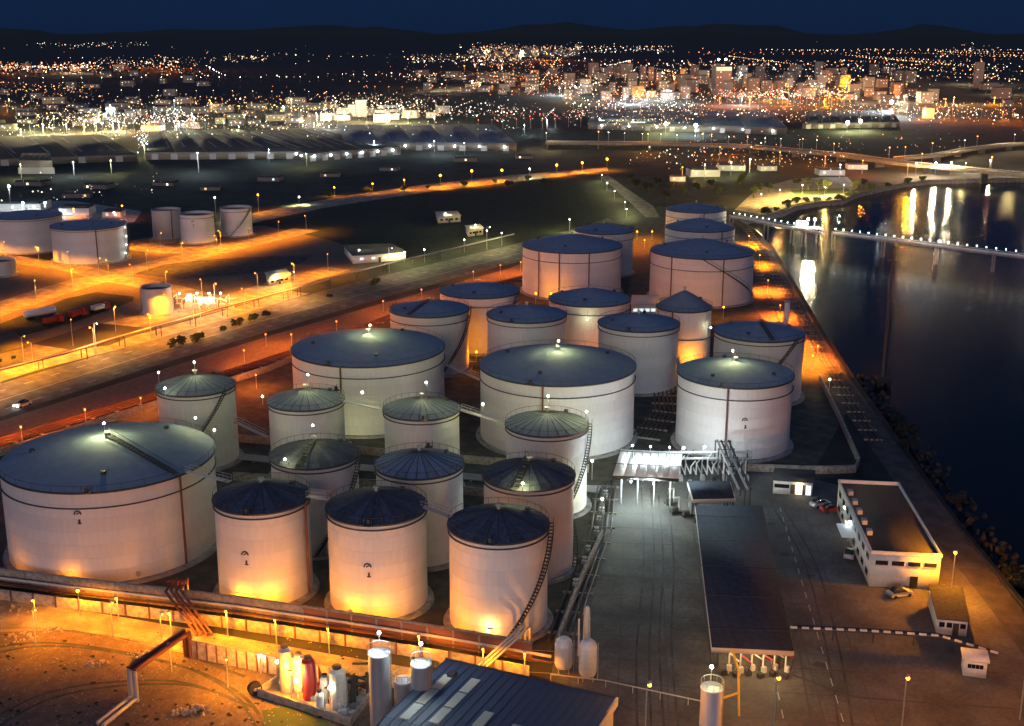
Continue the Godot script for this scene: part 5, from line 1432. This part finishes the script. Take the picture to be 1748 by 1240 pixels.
func build_plants():
	for i in 4: crowns.append(make_crown(70 + i, 1.0, 420, 1.0))
	trunks.append(make_trunk())
	for p in [[1262, 397, 7], [1278, 400, 9], [1292, 402, 9], [1303, 404, 8], [1340, 402, 8], [1352, 398, 7], [1214, 406, 8], [1226, 403, 7], [1205, 410, 7], [1190, 392, 8], [1186, 398, 7]]:
		tree("round park tree lit yellow by lamps on the river shore", g(p[0], p[1] + 4), p[2], rng.randi() % 4, "park trees on the river shore")
	for p in [[1250, 426], [1262, 421], [1275, 420], [1290, 421], [1305, 418], [1320, 418], [1332, 413], [1340, 410], [1236, 432], [1360, 403], [1385, 399], [1410, 395], [1222, 436], [1430, 392]]:
		tree("dark bush on the river shore below the park", g(p[0], p[1]), rng.randf_range(3.0, 5.5), rng.randi() % 4, "dark bushes on the river shore", "bush")
	for p in [[1270, 405, 60.0], [1300, 408, 60.0], [1240, 412, 60.0], [1325, 405, 40.0], [1215, 418, 30.0]]:
		lamp_post("yellow park lamp among the trees of the river shore", g(p[0], p[1] + 5), 5.5, [1.0, 0.66, 0.18], p[2] * 26.0, "park lamps on the river shore", "street_lamp", 0.0)
	for p in [[430, 612], [470, 598], [462, 604], [500, 590], [517, 583], [540, 577], [556, 570], [440, 608], [640, 545], [700, 528]]:
		tree("dark bush on the verge between pipe rack and main road", g(p[0], p[1] + 2), rng.randf_range(2.0, 4.0), rng.randi() % 4, "bushes on the main road's verge", "bush")
	for i in 9:
		var f = rng.randf()
		var q = g(1350, 655).lerp(g(1640, 1040), 1.0 - pow(1.0 - f, 1.6)) + Vector3(rng.randf_range(-1.0, 2.0), -0.4, rng.randf_range(-2, 2))
		var bh = rng.randf_range(1.2, 4.4)
		var bw = "low" if bh < 2.2 else "waist-high" if bh < 3.2 else "tall"
		tree(bw + " dark scrub bush on the riprap bank beside the quay road", q, bh, 1 + 2 * (rng.randi() % 2), bw + " scrub bushes on the river bank", "bush")
	for p in [[690, 404], [640, 410], [770, 399], [740, 402], [820, 395], [860, 391], [530, 428], [905, 388], [880, 396], [925, 392]]:
		tree("roadside bush lit orange along the far road", g(p[0], p[1] + 3), rng.randf_range(3.0, 6.0), rng.randi() % 4, "bushes along the far road", "bush")
	for p in [[1050, 400], [1065, 405], [1078, 396], [1095, 402], [1042, 390], [1112, 408], [1090, 415], [1130, 405], [1150, 400], [1160, 412]]:
		tree("dark tree behind the tanks between the curved track and the river park", g(p[0], p[1] + 4), rng.randf_range(6.0, 9.0), rng.randi() % 4, "dark trees behind the tanks")
	# riprap
	var rock := SphereMesh.new()
	rock.radial_segments = 7
	rock.rings = 4
	rock.radius = 0.5
	rock.height = 1.0
	var rb = nst()
	for i in 300:
		var f = rng.randf()
		var q = g(1330, 640).lerp(g(1660, 1060), f) + Vector3(rng.randf_range(0.2, 5.5), 0, 0)
		q.y = rng.randf_range(-2.8, -0.2)
		rb.append_from(rock, 0, Transform3D(Basis.from_euler(Vector3(rng.randf(), rng.randf(), rng.randf()) * 6.0) * Basis.from_scale(Vector3(rng.randf_range(0.7, 1.8), rng.randf_range(0.5, 1.1), rng.randf_range(0.7, 1.6))), q))
	var ro = done("riprap", rb, M.rock, self)
	ro.set_meta("kind", "stuff")
	ro.set_meta("label", "dark boulders heaped along the river bank")
	ro.set_meta("category", "rocks")

# ================= the city =================
func dark(px, py):                                   # woods, fields and water between the lit quarters
	for e in [[330, 640, 256, 284], [201, 330, 252, 266], [480, 820, 203, 224], [1100, 1480, 200, 217], [640, 900, 264, 284], [480, 640, 236, 256], [560, 740, 226, 252], [800, 960, 286, 300], [1400, 1560, 262, 290], [201, 470, 216, 228], [960, 1120, 222, 234]]:
		if px > e[0] and px < e[1] and py > e[2] and py < e[3]: return true
	return false
var pane_mesh: QuadMesh
func block(label, px, py, wpx, hpx, group, lit, m, called = "apartment_block", cat = "building"):
	if group != "" and called == "apartment_block":
		var look = ("tall narrow " if hpx > wpx * 1.15 else "squarish " if hpx > wpx * 0.75 else "broad ") + ("white" if m == M.white else "buff" if m == M.far_wall2 else "grey")
		label = look + " " + label.trim_prefix("pale ").trim_prefix("taller pale ")
		group = look + " " + group
	var base = g(px, py)
	var z = depth(base)
	var w = wpx * z / FOCAL
	var h = hpx * z / FOCAL
	var dp = clampf(w * 0.7, 8.0, 22.0)
	var t = thing(called, label, cat, base + Vector3(0, 0, -dp * 0.5), rng.randf_range(-0.25, 0.25), group)
	box("wall", Vector3(0, h * 0.5, 0), Vector3(w, h, dp), m, t)
	box("roof", Vector3(0, h + 0.5, 0), Vector3(w * 0.9, 1.0, dp * 0.9), M.far_roof, t)
	var cols = maxi(2, int(w / 5.0))
	var rows = maxi(1, int(h / 4.2))
	for i in lit:
		var x = (rng.randi() % cols + 0.5) / cols * w * 0.94 - w * 0.47
		var y = (rng.randi() % rows + 0.6) / rows * h * 0.94
		var s = z * 0.00075
		mi("lit_window", pane_mesh, M.win_lit if rng.randf() < 0.35 else M.win_cool if rng.randf() < 0.3 else M.win_warm, t, Transform3D(Basis.from_scale(Vector3(clampf(s, 1.3, 4.0), clampf(s * 0.8, 1.2, 3.0), 1)), Vector3(x, y, dp * 0.5 + 0.08)))
	return t
func build_city():
	pane_mesh = QuadMesh.new()
	# big sheds of the industrial estate
	for e in [["long dark warehouse with rows of roof lights left of the estate road", [[-40, 380], [205, 378], [385, 365], [340, 338], [205, 338], [-40, 344]], 0], ["grey-roofed warehouse beside the lamp mast", [[395, 363], [600, 362], [520, 330], [395, 334]], 1], ["dark-roofed warehouse with a row of white lamps down its side", [[610, 366], [735, 356], [640, 328], [535, 334]], 2], ["blue-roofed hall behind the lamp mast", [[660, 350], [890, 352], [860, 326], [650, 326]], 3], ["blue-roofed hall by the white-lit lorry park", [[985, 322], [1250, 330], [1230, 308], [990, 306]], 3], ["pale-roofed hall under the great floodlight", [[1270, 322], [1400, 320], [1390, 304], [1275, 304]], 1], ["small white-walled store at the corner of the estate", [[228, 382], [272, 382], [270, 372], [232, 372]], 4]]:
		var p = []
		var cs = e[1] if e[1].size() == 4 else [e[1][0], e[1][2], e[1][3], e[1][5]]
		for q in cs: p.append(g(q[0], q[1]))
		var c = (p[0] + p[1] + p[2] + p[3]) * 0.25
		var t = thing("industrial_hall", e[0], "warehouse", c)
		var hh = [5.0, 5.5, 6.0, 6.5, 9.0][e[2]]
		quad_box("wall", p, 0.0, hh, M.far_wall2 if e[2] in [1, 4] else M.far_wall, t)
		for i in 5:
			var a0 = i / 5.0
			var a1 = (i + 0.97) / 5.0
			var pan = [p[0].lerp(p[1], a0), p[0].lerp(p[1], a1), p[3].lerp(p[2], a1), p[3].lerp(p[2], a0)]
			quad_box("roof_bay", pan, hh + 0.02, hh + 0.5, M.far_blue if e[2] == 3 else M.far_roof, t)
		var d = p[1] - p[0]
		for i in 9:
			if e[2] == 4: break
			var f = (i + 0.5) / 9.0
			var ra = p[0].lerp(p[1], f)
			var rb = p[3].lerp(p[2], f)
			for k in 2: box("roof_light", ra.lerp(rb, 0.3 + 0.4 * k) - c + Vector3(0, hh + 0.55, 0), Vector3(1.6, 0.12, (rb - ra).length() * 0.26), M.far_wall, t, heading(rb - ra) - PI / 2)
		for i in 8: box("loading_door", p[0].lerp(p[1], (i + 0.5) / 8.0) - c + Vector3(0, 2.2, 0.15), Vector3(5.0, 4.2, 0.3), M.galv, t, heading(d))
		if e[2] == 2:
			for i in 14:
				var q = p[3].lerp(p[0], (i + 0.5) / 14.0) - c + Vector3(-2.0, 4.0, 1.0)
				mi("side_lamp", bulb_mesh, M.bulb_cool, t, Transform3D(Basis.from_scale(Vector3.ONE * 3.0), q))
			for i in 6:
				var q = p[0].lerp(p[1], (i + 0.5) / 6.0) - c + Vector3(0, 4.0, 2.0)
				mi("side_lamp", bulb_mesh, M.bulb_cool, t, Transform3D(Basis.from_scale(Vector3.ONE * 3.2), q))
		if e[2] == 3:
			for i in 7: mi("side_lamp", bulb_mesh, M.bulb_cool if i % 2 else M.bulb_halide, t, Transform3D(Basis.from_scale(Vector3.ONE * 3.0), p[0].lerp(p[1], (i + 0.5) / 7.0) - c + Vector3(0, 4.0, 2.0)))
	# flood masts of the estate and the city, random ones added to brighten buildings
	var floods = [[1388, 286, 305, COOL, 9000], [1330, 316, 326, HALIDE, 8100], [1347, 313, 324, HALIDE, 8100], [1128, 320, 330, COOL, 8200], [1088, 318, 328, HALIDE, 8100], [1000, 310, 320, HALIDE, 2200], [1045, 312, 322, HALIDE, 2200], [780, 338, 356, COOL, 420], [466, 354, 380, COOL, 420], [690, 300, 312, WARM, 3500], [720, 305, 314, WARM, 3500], [660, 300, 310, WARM, 3000], [650, 285, 300, HALIDE, 3000], [745, 308, 315, HALIDE, 3000], [780, 312, 318, WARM, 3000], [440, 314, 325, COOL, 3000], [400, 318, 326, RUST, 3000], [360, 315, 325, HALIDE, 3000], [330, 318, 326, HALIDE, 2500], [290, 322, 328, WARM, 2500], [260, 325, 330, HALIDE, 2500], [230, 330, 336, WARM, 2000], [215, 240, 247, RUST, 12000], [260, 240, 247, RUST, 12000], [300, 240, 247, WARM, 12000], [390, 232, 240, RUST, 12000], [430, 236, 244, RUST, 12000], [850, 216, 224, WARM, 20000], [900, 218, 226, WARM, 20000], [930, 222, 230, RUST, 20000], [820, 238, 246, RUST, 9000], [870, 240, 248, WARM, 9000], [910, 246, 254, RUST, 9000], [790, 262, 270, WARM, 6000], [830, 258, 266, WARM, 6000], [880, 262, 270, RUST, 6000], [947, 268, 276, COOL, 6000], [1160, 282, 290, RUST, 5000], [1200, 284, 292, RUST, 5000], [1250, 284, 292, RUST, 5000], [1300, 284, 292, SODIUM, 5000], [1320, 272, 280, SODIUM, 5000], [1050, 272, 280, SODIUM, 5000], [1090, 270, 280, WARM, 5000], [1430, 300, 308, RUST, 3000], [1465, 300, 308, RUST, 3000], [1537, 304, 310, RUST, 3000], [1500, 240, 262, WARM, 9000], [1140, 378, 388, HALIDE, 200], [1175, 374, 384, HALIDE, 200], [1200, 370, 380, HALIDE, 200], [1110, 380, 392, SODIUM, 200], [1320, 380, 388, COOL, 180], [110, 320, 328, WARM, 2500], [150, 242, 250, RUST, 9000], [60, 330, 338, HALIDE, 1500], [1640, 300, 308, RUST, 2500], [1160, 352, 362, SODIUM, 400], [1300, 366, 376, RUST, 400], [1350, 372, 382, RUST, 400], [1410, 378, 388, SODIUM, 300], [1240, 358, 370, SODIUM, 400]]
	for i in 44:  # added masts at random spots, only to light the apartment blocks
		floods.append([rng.randf_range(955, 1420), 0, rng.randf_range(252, 290), [RUST, WARM, SODIUM, COOL][rng.randi() % 4], 3000])
	for i in 26:  # more added masts, strewn at random to light the streets beyond the estate
		floods.append([rng.randf_range(201, 640), 0, rng.randf_range(290, 332), [RUST, WARM, COOL, HALIDE][rng.randi() % 4], 1500])
	for p in [[392, 345], [394, 360], [520, 332], [610, 372], [640, 332], [300, 384], [230, 388], [350, 382], [560, 366], [700, 354], [820, 356], [900, 330], [930, 322], [600, 322], [500, 326]]:
		floods.append([p[0], 0, p[1], [COOL, HALIDE][rng.randi() % 2], 260])
	for i in 12:
		floods.append([rng.randf_range(1400, 1720), 0, rng.randf_range(275, 306), [RUST, WARM, SODIUM][rng.randi() % 3], 3600])
	for e in floods:
		var b = g(e[0], e[2])
		var z = depth(b)
		var h = clampf(top_h(b, e[0], e[1]), 9.0, 26.0) if e[1] > 0 else 9.0
		var near = z < 900.0
		var hue = "orange" if e[3] in [RUST, SODIUM] else "warm" if e[3] == WARM else "bluish white" if e[3] == COOL else "white"
		var zone = "by the viaduct on the river shore" if near else "in the industrial estate" if e[2] > 318 else "at the retail and lorry parks" if e[2] > 292 else "on the far ridge" if e[2] < 232 else "in the dense town" if e[0] > 700 else "in the quarters beyond the plain"
		var t = thing("floodlight_mast", hue + " flood mast " + zone, "lamp", b, 0.0, hue + " flood masts " + zone)  # this label also covers the masts added at random
		rod("pole", Vector3.ZERO, Vector3(0, h - 0.6, 0), 0.14 + z * 0.00004, M.galv, t)
		var l := OmniLight3D.new()
		l.name = "light"
		l.light_color = lin(e[3])
		l.light_energy = e[4] * (0.8 if e[4] != 8100 and e[4] != 8200 else 0.16)
		l.light_size = 0.4
		l.omni_range = 400.0
		l.shadow_enabled = true
		t.add_child(l)
		l.position = Vector3(0, h - 1.2, 2.4 + z * 0.001)
		mi("bulb", bulb_mesh, lamp_mat(e[3]), t, Transform3D(Basis.from_scale(Vector3.ONE * clampf(z * (0.0013 if e[4] < 8000 or z > 2000.0 else 0.006), 1.0, 9.0)), Vector3(0, h, 0)))
	# blocks
	var bl = "town apartment block with scattered lit windows"
	for i in 92:
		var x = 950.0 + 5.1 * i + rng.randf_range(-4, 4)
		var y = rng.randf_range(248, 284)
		block("pale apartment block in the dense town behind the river bend", x, y, rng.randf_range(7, 17), rng.randf_range(7, 19), "apartment blocks behind the river bend", 5, [M.far_wall, M.far_wall2][rng.randi() % 2])
	for i in 22:
		block("warm-lit apartment block on the far ridge of the town", 830 + i * 6.6, rng.randf_range(221, 228), rng.randf_range(6, 10), rng.randf_range(5, 10), "apartment blocks on the far ridge", 4, M.far_wall2)
	for i in 26:
		block("low town house row among the orange street lights", rng.randf_range(740, 950), rng.randf_range(246, 276), rng.randf_range(9, 18), rng.randf_range(5, 11), "low rows among the orange lights", 4, M.far_wall2)
	for i in 58:
		block("low building among the lights beyond the industrial estate", rng.randf_range(60, 640), rng.randf_range(288, 326), rng.randf_range(12, 30), rng.randf_range(5, 9), "low buildings beyond the estate", 4, [M.far_wall, M.far_wall2][rng.randi() % 2])
	for i in 14:
		block("pale store building in the floodlit retail park", rng.randf_range(632, 800), rng.randf_range(300, 314), rng.randf_range(12, 24), rng.randf_range(6, 11), "stores of the retail park", 4, M.white)
	for e in [[682, 306, 14, 22], [670, 306, 10, 16]]:
		block("taller pale block standing over the retail park", e[0], e[1], e[2], e[3], "taller blocks of the retail park", 6, M.white)
	for i in 24:
		block("dim building in the orange-lit quarter towards the hills", rng.randf_range(100, 480), rng.randf_range(240, 284), rng.randf_range(8, 18), rng.randf_range(4, 9), "dim buildings towards the hills", 3, M.far_wall2)
	for i in 18:
		block("building along the orange road near the far bank", rng.randf_range(1380, 1720), rng.randf_range(268, 306), rng.randf_range(10, 22), rng.randf_range(7, 16), "buildings along the far bank road", 4, M.far_wall)
	for e in [[240, 398, 40, 5], [330, 402, 34, 5], [420, 398, 30, 4], [480, 404, 26, 4], [560, 392, 30, 5], [640, 386, 26, 4], [300, 414, 36, 5], [720, 378, 24, 4], [820, 366, 30, 5], [900, 362, 24, 4]]:
		block("dim low shed standing in the dark fields before the industrial estate", e[0], e[1], e[2], e[3], "dim sheds in the dark fields", 1, M.far_wall, "field_shed")
	block("tall beige tower lit from below above the town", 1505, 268, 11, 34, "", 3, M.far_wall2, "tower", "tower")
	var tw = block("tall block with a green-lit crown and two white lamps on top", 1163, 276, 22, 36, "", 10, M.far_wall, "tower", "tower")
	var hb = top_h(tw.position, 1163, 240)
	box("green_light_band", Vector3(0, hb - 2.0, 9.4), Vector3(26, 6.0, 0.6), glow([0.1, 0.9, 0.5], 0.5), tw)
	for x in [-6, 6]: mi("roof_lamp", bulb_mesh, M.bulb_halide, tw, Transform3D(Basis.from_scale(Vector3.ONE * 7.0), Vector3(x, hb + 12.0, 0)))
	block("white round-cornered block beside the far bank floodlights", 1440, 308, 12, 13, "", 2, M.white)
	for e in [[1140, 386, 40, 9], [1178, 378, 36, 7], [1310, 384, 34, 7], [1345, 376, 26, 6], [1225, 378, 22, 6], [1105, 392, 20, 6]]:
		block(("long" if e[2] > 33 else "medium" if e[2] > 23 else "short") + " pale depot building on the shore between viaduct and park", e[0], e[1], e[2], e[3], "depot buildings on the shore", 4, M.white, "depot_building")
	for e in [[60, 430, 70, 12], [150, 428, 60, 14], [225, 432, 60, 10], [300, 437, 40, 9], [350, 440, 24, 7]]:
		block("low pale hall in the white-lit yard behind the wide grey tanks", e[0], e[1], e[2], e[3], "halls of the white-lit yard", 2, M.white, "yard_hall")
	# rows of street lamps one can pick out, one by one
	var rows = [[[245, 259, 640, 258], 15, M.bulb_halide, "pale street lamp in the far straight row across the plain"], [[350, 277, 650, 280], 12, M.bulb_warm, "warm street lamp in the near straight row across the plain"], [[475, 240, 502, 256], 9, M.bulb_halide, "white street lamp on the slanting town road"], [[920, 270, 948, 225], 14, M.bulb_warm, "warm street lamp on the steep avenue up the ridge"], [[650, 254, 830, 256], 12, M.bulb_warm, "warm street lamp in the row below the ridge"], [[690, 272, 960, 278], 14, M.bulb_rust, "orange street lamp on the dark ring road"], [[1000, 340, 1300, 352], 13, M.bulb_halide, "street lamp on the estate road behind the viaduct"], [[1150, 286, 1330, 290], 22, M.bulb_rust, "orange street lamp in the close row before the apartment blocks"], [[1400, 304, 1720, 310], 16, M.bulb_rust, "orange street lamp along the far bank road"], [[240, 331, 480, 322], 18, M.bulb_halide, "white street lamp along the estate's far street"], [[205, 243, 330, 243], 16, M.bulb_rust, "orange street lamp in the bright quarter towards the hills"], [[205, 280, 330, 272], 10, M.bulb_sodium, "sodium street lamp in the dim quarter"], [[-60, 262, 245, 259], 9, M.bulb_halide, "pale street lamp in the far row leading out of the plain"], [[480, 300, 640, 306], 14, M.bulb_sodium, "sodium street lamp before the retail park"], [[960, 298, 1140, 300], 16, M.bulb_halide, "white lamp of the lorry park"], [[830, 322, 1000, 318], 10, M.bulb_rust, "orange lamp between the halls"]]
	for e in rows:
		for i in e[1]:
			var f = (i + 0.5) / e[1]
			var b = g(lerpf(e[0][0], e[0][2], f) + rng.randf_range(-1.5, 1.5), lerpf(e[0][1], e[0][3], f) + rng.randf_range(-0.4, 0.4) + 1.0)
			var z = depth(b)
			var t = thing("street_lamp", e[3], "lamp", b, 0.0, e[3].replace("street lamp", "street lamps"))
			rod("pole", Vector3.ZERO, Vector3(0, 9.0, 0), 0.1 + z * 0.00004, M.galv, t)
			mi("bulb", bulb_mesh, e[2], t, Transform3D(Basis.from_scale(Vector3.ONE * clampf(z * rng.randf_range(0.0005, 0.0009), 0.7, 4.0)), Vector3(0, 9.4, 0)))
	# the uncounted rest of the town's lights
	var oct := SphereMesh.new()
	oct.radius = 0.5
	oct.height = 1.0
	oct.radial_segments = 6
	oct.rings = 3
	var cl = {"warm": [M.city_warm, []], "white": [M.city_white, []], "cool": [M.city_cool, []], "orange": [M.city_orange, []], "red": [M.city_red, []], "faint": [M.city_faint, []]}
	var areas = [[201, 660, 320, 334, 60, "warm"], [201, 640, 330, 350, 50, "white"], [385, 400, 334, 362, 24, "cool"], [430, 640, 262, 300, 60, "orange"], [640, 960, 284, 300, 70, "warm"], [300, 640, 250, 262, 40, "warm"], [560, 760, 238, 262, 40, "white"], [480, 900, 222, 240, 60, "warm"], [201, 1560, 208, 226, 60, "orange"], [960, 1400, 296, 322, 60, "warm"], [1400, 1560, 306, 322, 40, "white"], [201, 330, 236, 250, 70, "orange"], [201, 330, 238, 248, 60, "white"], [330, 470, 228, 250, 60, "orange"], [330, 440, 232, 246, 30, "white"], [201, 300, 198, 203, 26, "white"], [320, 410, 199, 208, 22, "white"], [250, 400, 205, 216, 26, "white"], [460, 660, 214, 236, 30, "white"], [500, 560, 226, 234, 14, "warm"], [201, 340, 268, 284, 40, "orange"], [201, 640, 284, 304, 80, "warm"], [220, 480, 306, 330, 120, "white"], [250, 330, 308, 320, 46, "warm"], [330, 480, 312, 328, 60, "red"], [380, 470, 306, 322, 50, "cool"], [480, 640, 298, 314, 50, "orange"], [630, 760, 286, 312, 110, "white"], [640, 800, 296, 316, 110, "warm"], [800, 900, 300, 316, 50, "white"], [860, 980, 310, 318, 26, "red"], [830, 975, 210, 222, 90, "warm"], [830, 975, 212, 222, 30, "orange"], [750, 900, 226, 240, 60, "white"], [830, 950, 226, 246, 70, "orange"], [960, 1100, 214, 222, 40, "white"], [740, 880, 252, 268, 60, "warm"], [850, 950, 246, 272, 80, "orange"], [940, 1000, 258, 276, 40, "white"], [1000, 1340, 268, 290, 150, "orange"], [950, 1400, 230, 262, 130, "white"], [950, 1400, 236, 280, 110, "warm"], [1150, 1330, 278, 290, 90, "red"], [1150, 1330, 278, 290, 40, "white"], [960, 1150, 288, 326, 110, "white"], [1000, 1120, 318, 330, 50, "warm"], [1150, 1400, 292, 326, 60, "white"], [1400, 1740, 228, 290, 110, "warm"], [1400, 1740, 240, 300, 70, "white"], [1380, 1740, 292, 308, 60, "orange"], [1480, 1720, 214, 226, 20, "white"], [640, 1500, 200, 212, 30, "white"], [-80, 200, 236, 250, 60, "orange"], [-80, 200, 300, 330, 60, "white"], [-80, 200, 260, 290, 30, "warm"], [1560, 1748, 320, 345, 14, "orange"], [1120, 1480, 335, 368, 40, "orange"], [1040, 1330, 358, 386, 40, "white"], [1080, 1300, 362, 390, 30, "orange"], [201, 420, 405, 436, 16, "white"], [660, 900, 318, 345, 36, "cool"], [530, 660, 318, 330, 20, "cool"]]
	for a in areas:
		for i in int(a[4] * 2.7):
			var u = rng.randf()
			var px = lerpf(a[0], a[1], u)
			var py = lerpf(a[2], a[3], clampf(0.5 + rng.randfn() * 0.26, 0.0, 1.0))
			var b = g(px, py)
			var z = depth(b)
			if dark(px, py) and rng.randf() < 0.9: continue
			var s = clampf(z * 0.00040 * minf(exp(rng.randfn() * 0.7), 2.3), 0.2, 5.0)
			b.y = rng.randf_range(4.0, 12.0)
			cl["faint" if rng.randf() < 0.5 else a[5]][1].append(Transform3D(Basis.from_scale(Vector3.ONE * s), b))
	for i in 110:
		var far = rng.randf()
		var y0 = lerpf(212.0, 318.0, far)
		var x0 = rng.randf_range(-60, 1740) if i % 3 == 0 else rng.randf_range(760, 1560)
		var a0 = g(x0, y0)
		var len = rng.randf_range(150, 520) * (1.0 + (1.0 - far) * 2.5)
		var an = [0.0, 1.5, 0.35, -0.3, 2.2][rng.randi() % 5] + rng.randfn() * 0.1
		var k = ["orange", "warm", "orange", "white", "warm"][rng.randi() % 5]
		var n = int(len / (20.0 * (1.0 + (1.0 - far) * 1.6)))
		for j in n:
			var b = a0 + Vector3(cos(an), 0, -sin(an)) * len * (float(j) / n - 0.5)
			var z = depth(b)
			if z < 900.0 or dark(x0 + (b.x - a0.x) / z * FOCAL, y0) and rng.randf() < 0.9: continue
			b.y = 9.0
			cl[k][1].append(Transform3D(Basis.from_scale(Vector3.ONE * clampf(z * 0.00042 * exp(rng.randfn() * 0.35), 0.25, 5.0)), b))
	var words = {"warm": "countless warm white lamps spread over the town", "white": "countless white lamps spread over the town", "cool": "countless bluish lamps of the industrial estate", "orange": "countless orange street lights spread over the town", "faint": "countless faint warm lights spread over the town", "red": "countless small red lights of the town's traffic and signs"}
	for k in cl:
		var mm := MultiMesh.new()
		mm.transform_format = MultiMesh.TRANSFORM_3D
		mm.mesh = oct
		mm.instance_count = cl[k][1].size()
		for i in cl[k][1].size(): mm.set_instance_transform(i, cl[k][1][i])
		var o := MultiMeshInstance3D.new()
		o.name = "city_lights_" + k
		o.multimesh = mm
		o.material_override = cl[k][0]
		add_child(o)
		o.set_meta("kind", "stuff")
		o.set_meta("label", words[k])
		o.set_meta("category", "city lights")

# ================= everything =================
func _ready():
	rng.seed = 20240
	var cam := Camera3D.new()
	cam.name = "camera"
	cam.position = EYE
	cam.rotation_degrees.x = -PITCH
	# the picture spans 1365 of those pixels round (883.5, 634): a lens shifted by 9.5 and 14 of them
	cam.set_frustum(1365.0 * 726.0 / 1024.0 / FOCAL, Vector2(9.5, -14.0) / FOCAL, 1.0, 60000.0)
	cam.current = true
	add_child(cam)
	var sky_mat := ProceduralSkyMaterial.new()
	sky_mat.sky_top_color = Color(0.036, 0.10, 0.27).linear_to_srgb()
	sky_mat.sky_horizon_color = Color(0.0052, 0.0150, 0.046).linear_to_srgb()
	sky_mat.sky_curve = 1.1
	sky_mat.ground_bottom_color = Color(0.003, 0.004, 0.006).linear_to_srgb()
	sky_mat.ground_horizon_color = Color(0.0052, 0.0150, 0.046).linear_to_srgb()
	sky_mat.sun_angle_max = 0.1
	var sky := Sky.new()
	sky.sky_material = sky_mat
	var env := Environment.new()
	env.background_mode = Environment.BG_SKY
	env.sky = sky
	env.tonemap_mode = Environment.TONE_MAPPER_LINEAR
	env.tonemap_exposure = 1.0
	env.sdfgi_enabled = true
	env.ssao_enabled = true
	env.ssil_enabled = true
	var we := WorldEnvironment.new()
	we.environment = env
	add_child(we)
	var sun := DirectionalLight3D.new()              # the afterglow low behind the camera
	sun.name = "afterglow"
	sun.light_color = Color(0.76, 0.62, 0.64).linear_to_srgb()
	sun.light_energy = 0.27
	sun.light_angular_distance = 24.0
	sun.rotation_degrees = Vector3(-12.0, -16.0, 0.0)
	sun.shadow_enabled = true
	sun.sky_mode = DirectionalLight3D.SKY_MODE_LIGHT_ONLY
	add_child(sun)

	unit_rod = CylinderMesh.new()
	unit_rod.top_radius = 1.0
	unit_rod.bottom_radius = 1.0
	unit_rod.height = 1.0
	unit_rod.radial_segments = 12
	unit_rod.rings = 1
	unit_rod6 = unit_rod.duplicate()
	unit_rod6.radial_segments = 6
	bulb_mesh = SphereMesh.new()
	bulb_mesh.radius = 0.24
	bulb_mesh.height = 0.48
	bulb_mesh.radial_segments = 12
	bulb_mesh.rings = 6
	materials()
	build_ground()
	build_tanks()
	build_walls()
	build_racks()
	build_yard()
	build_foreground()
	build_works()
	build_river()
	build_plants()
	build_rough_ground()
	build_lamps()
	build_city()
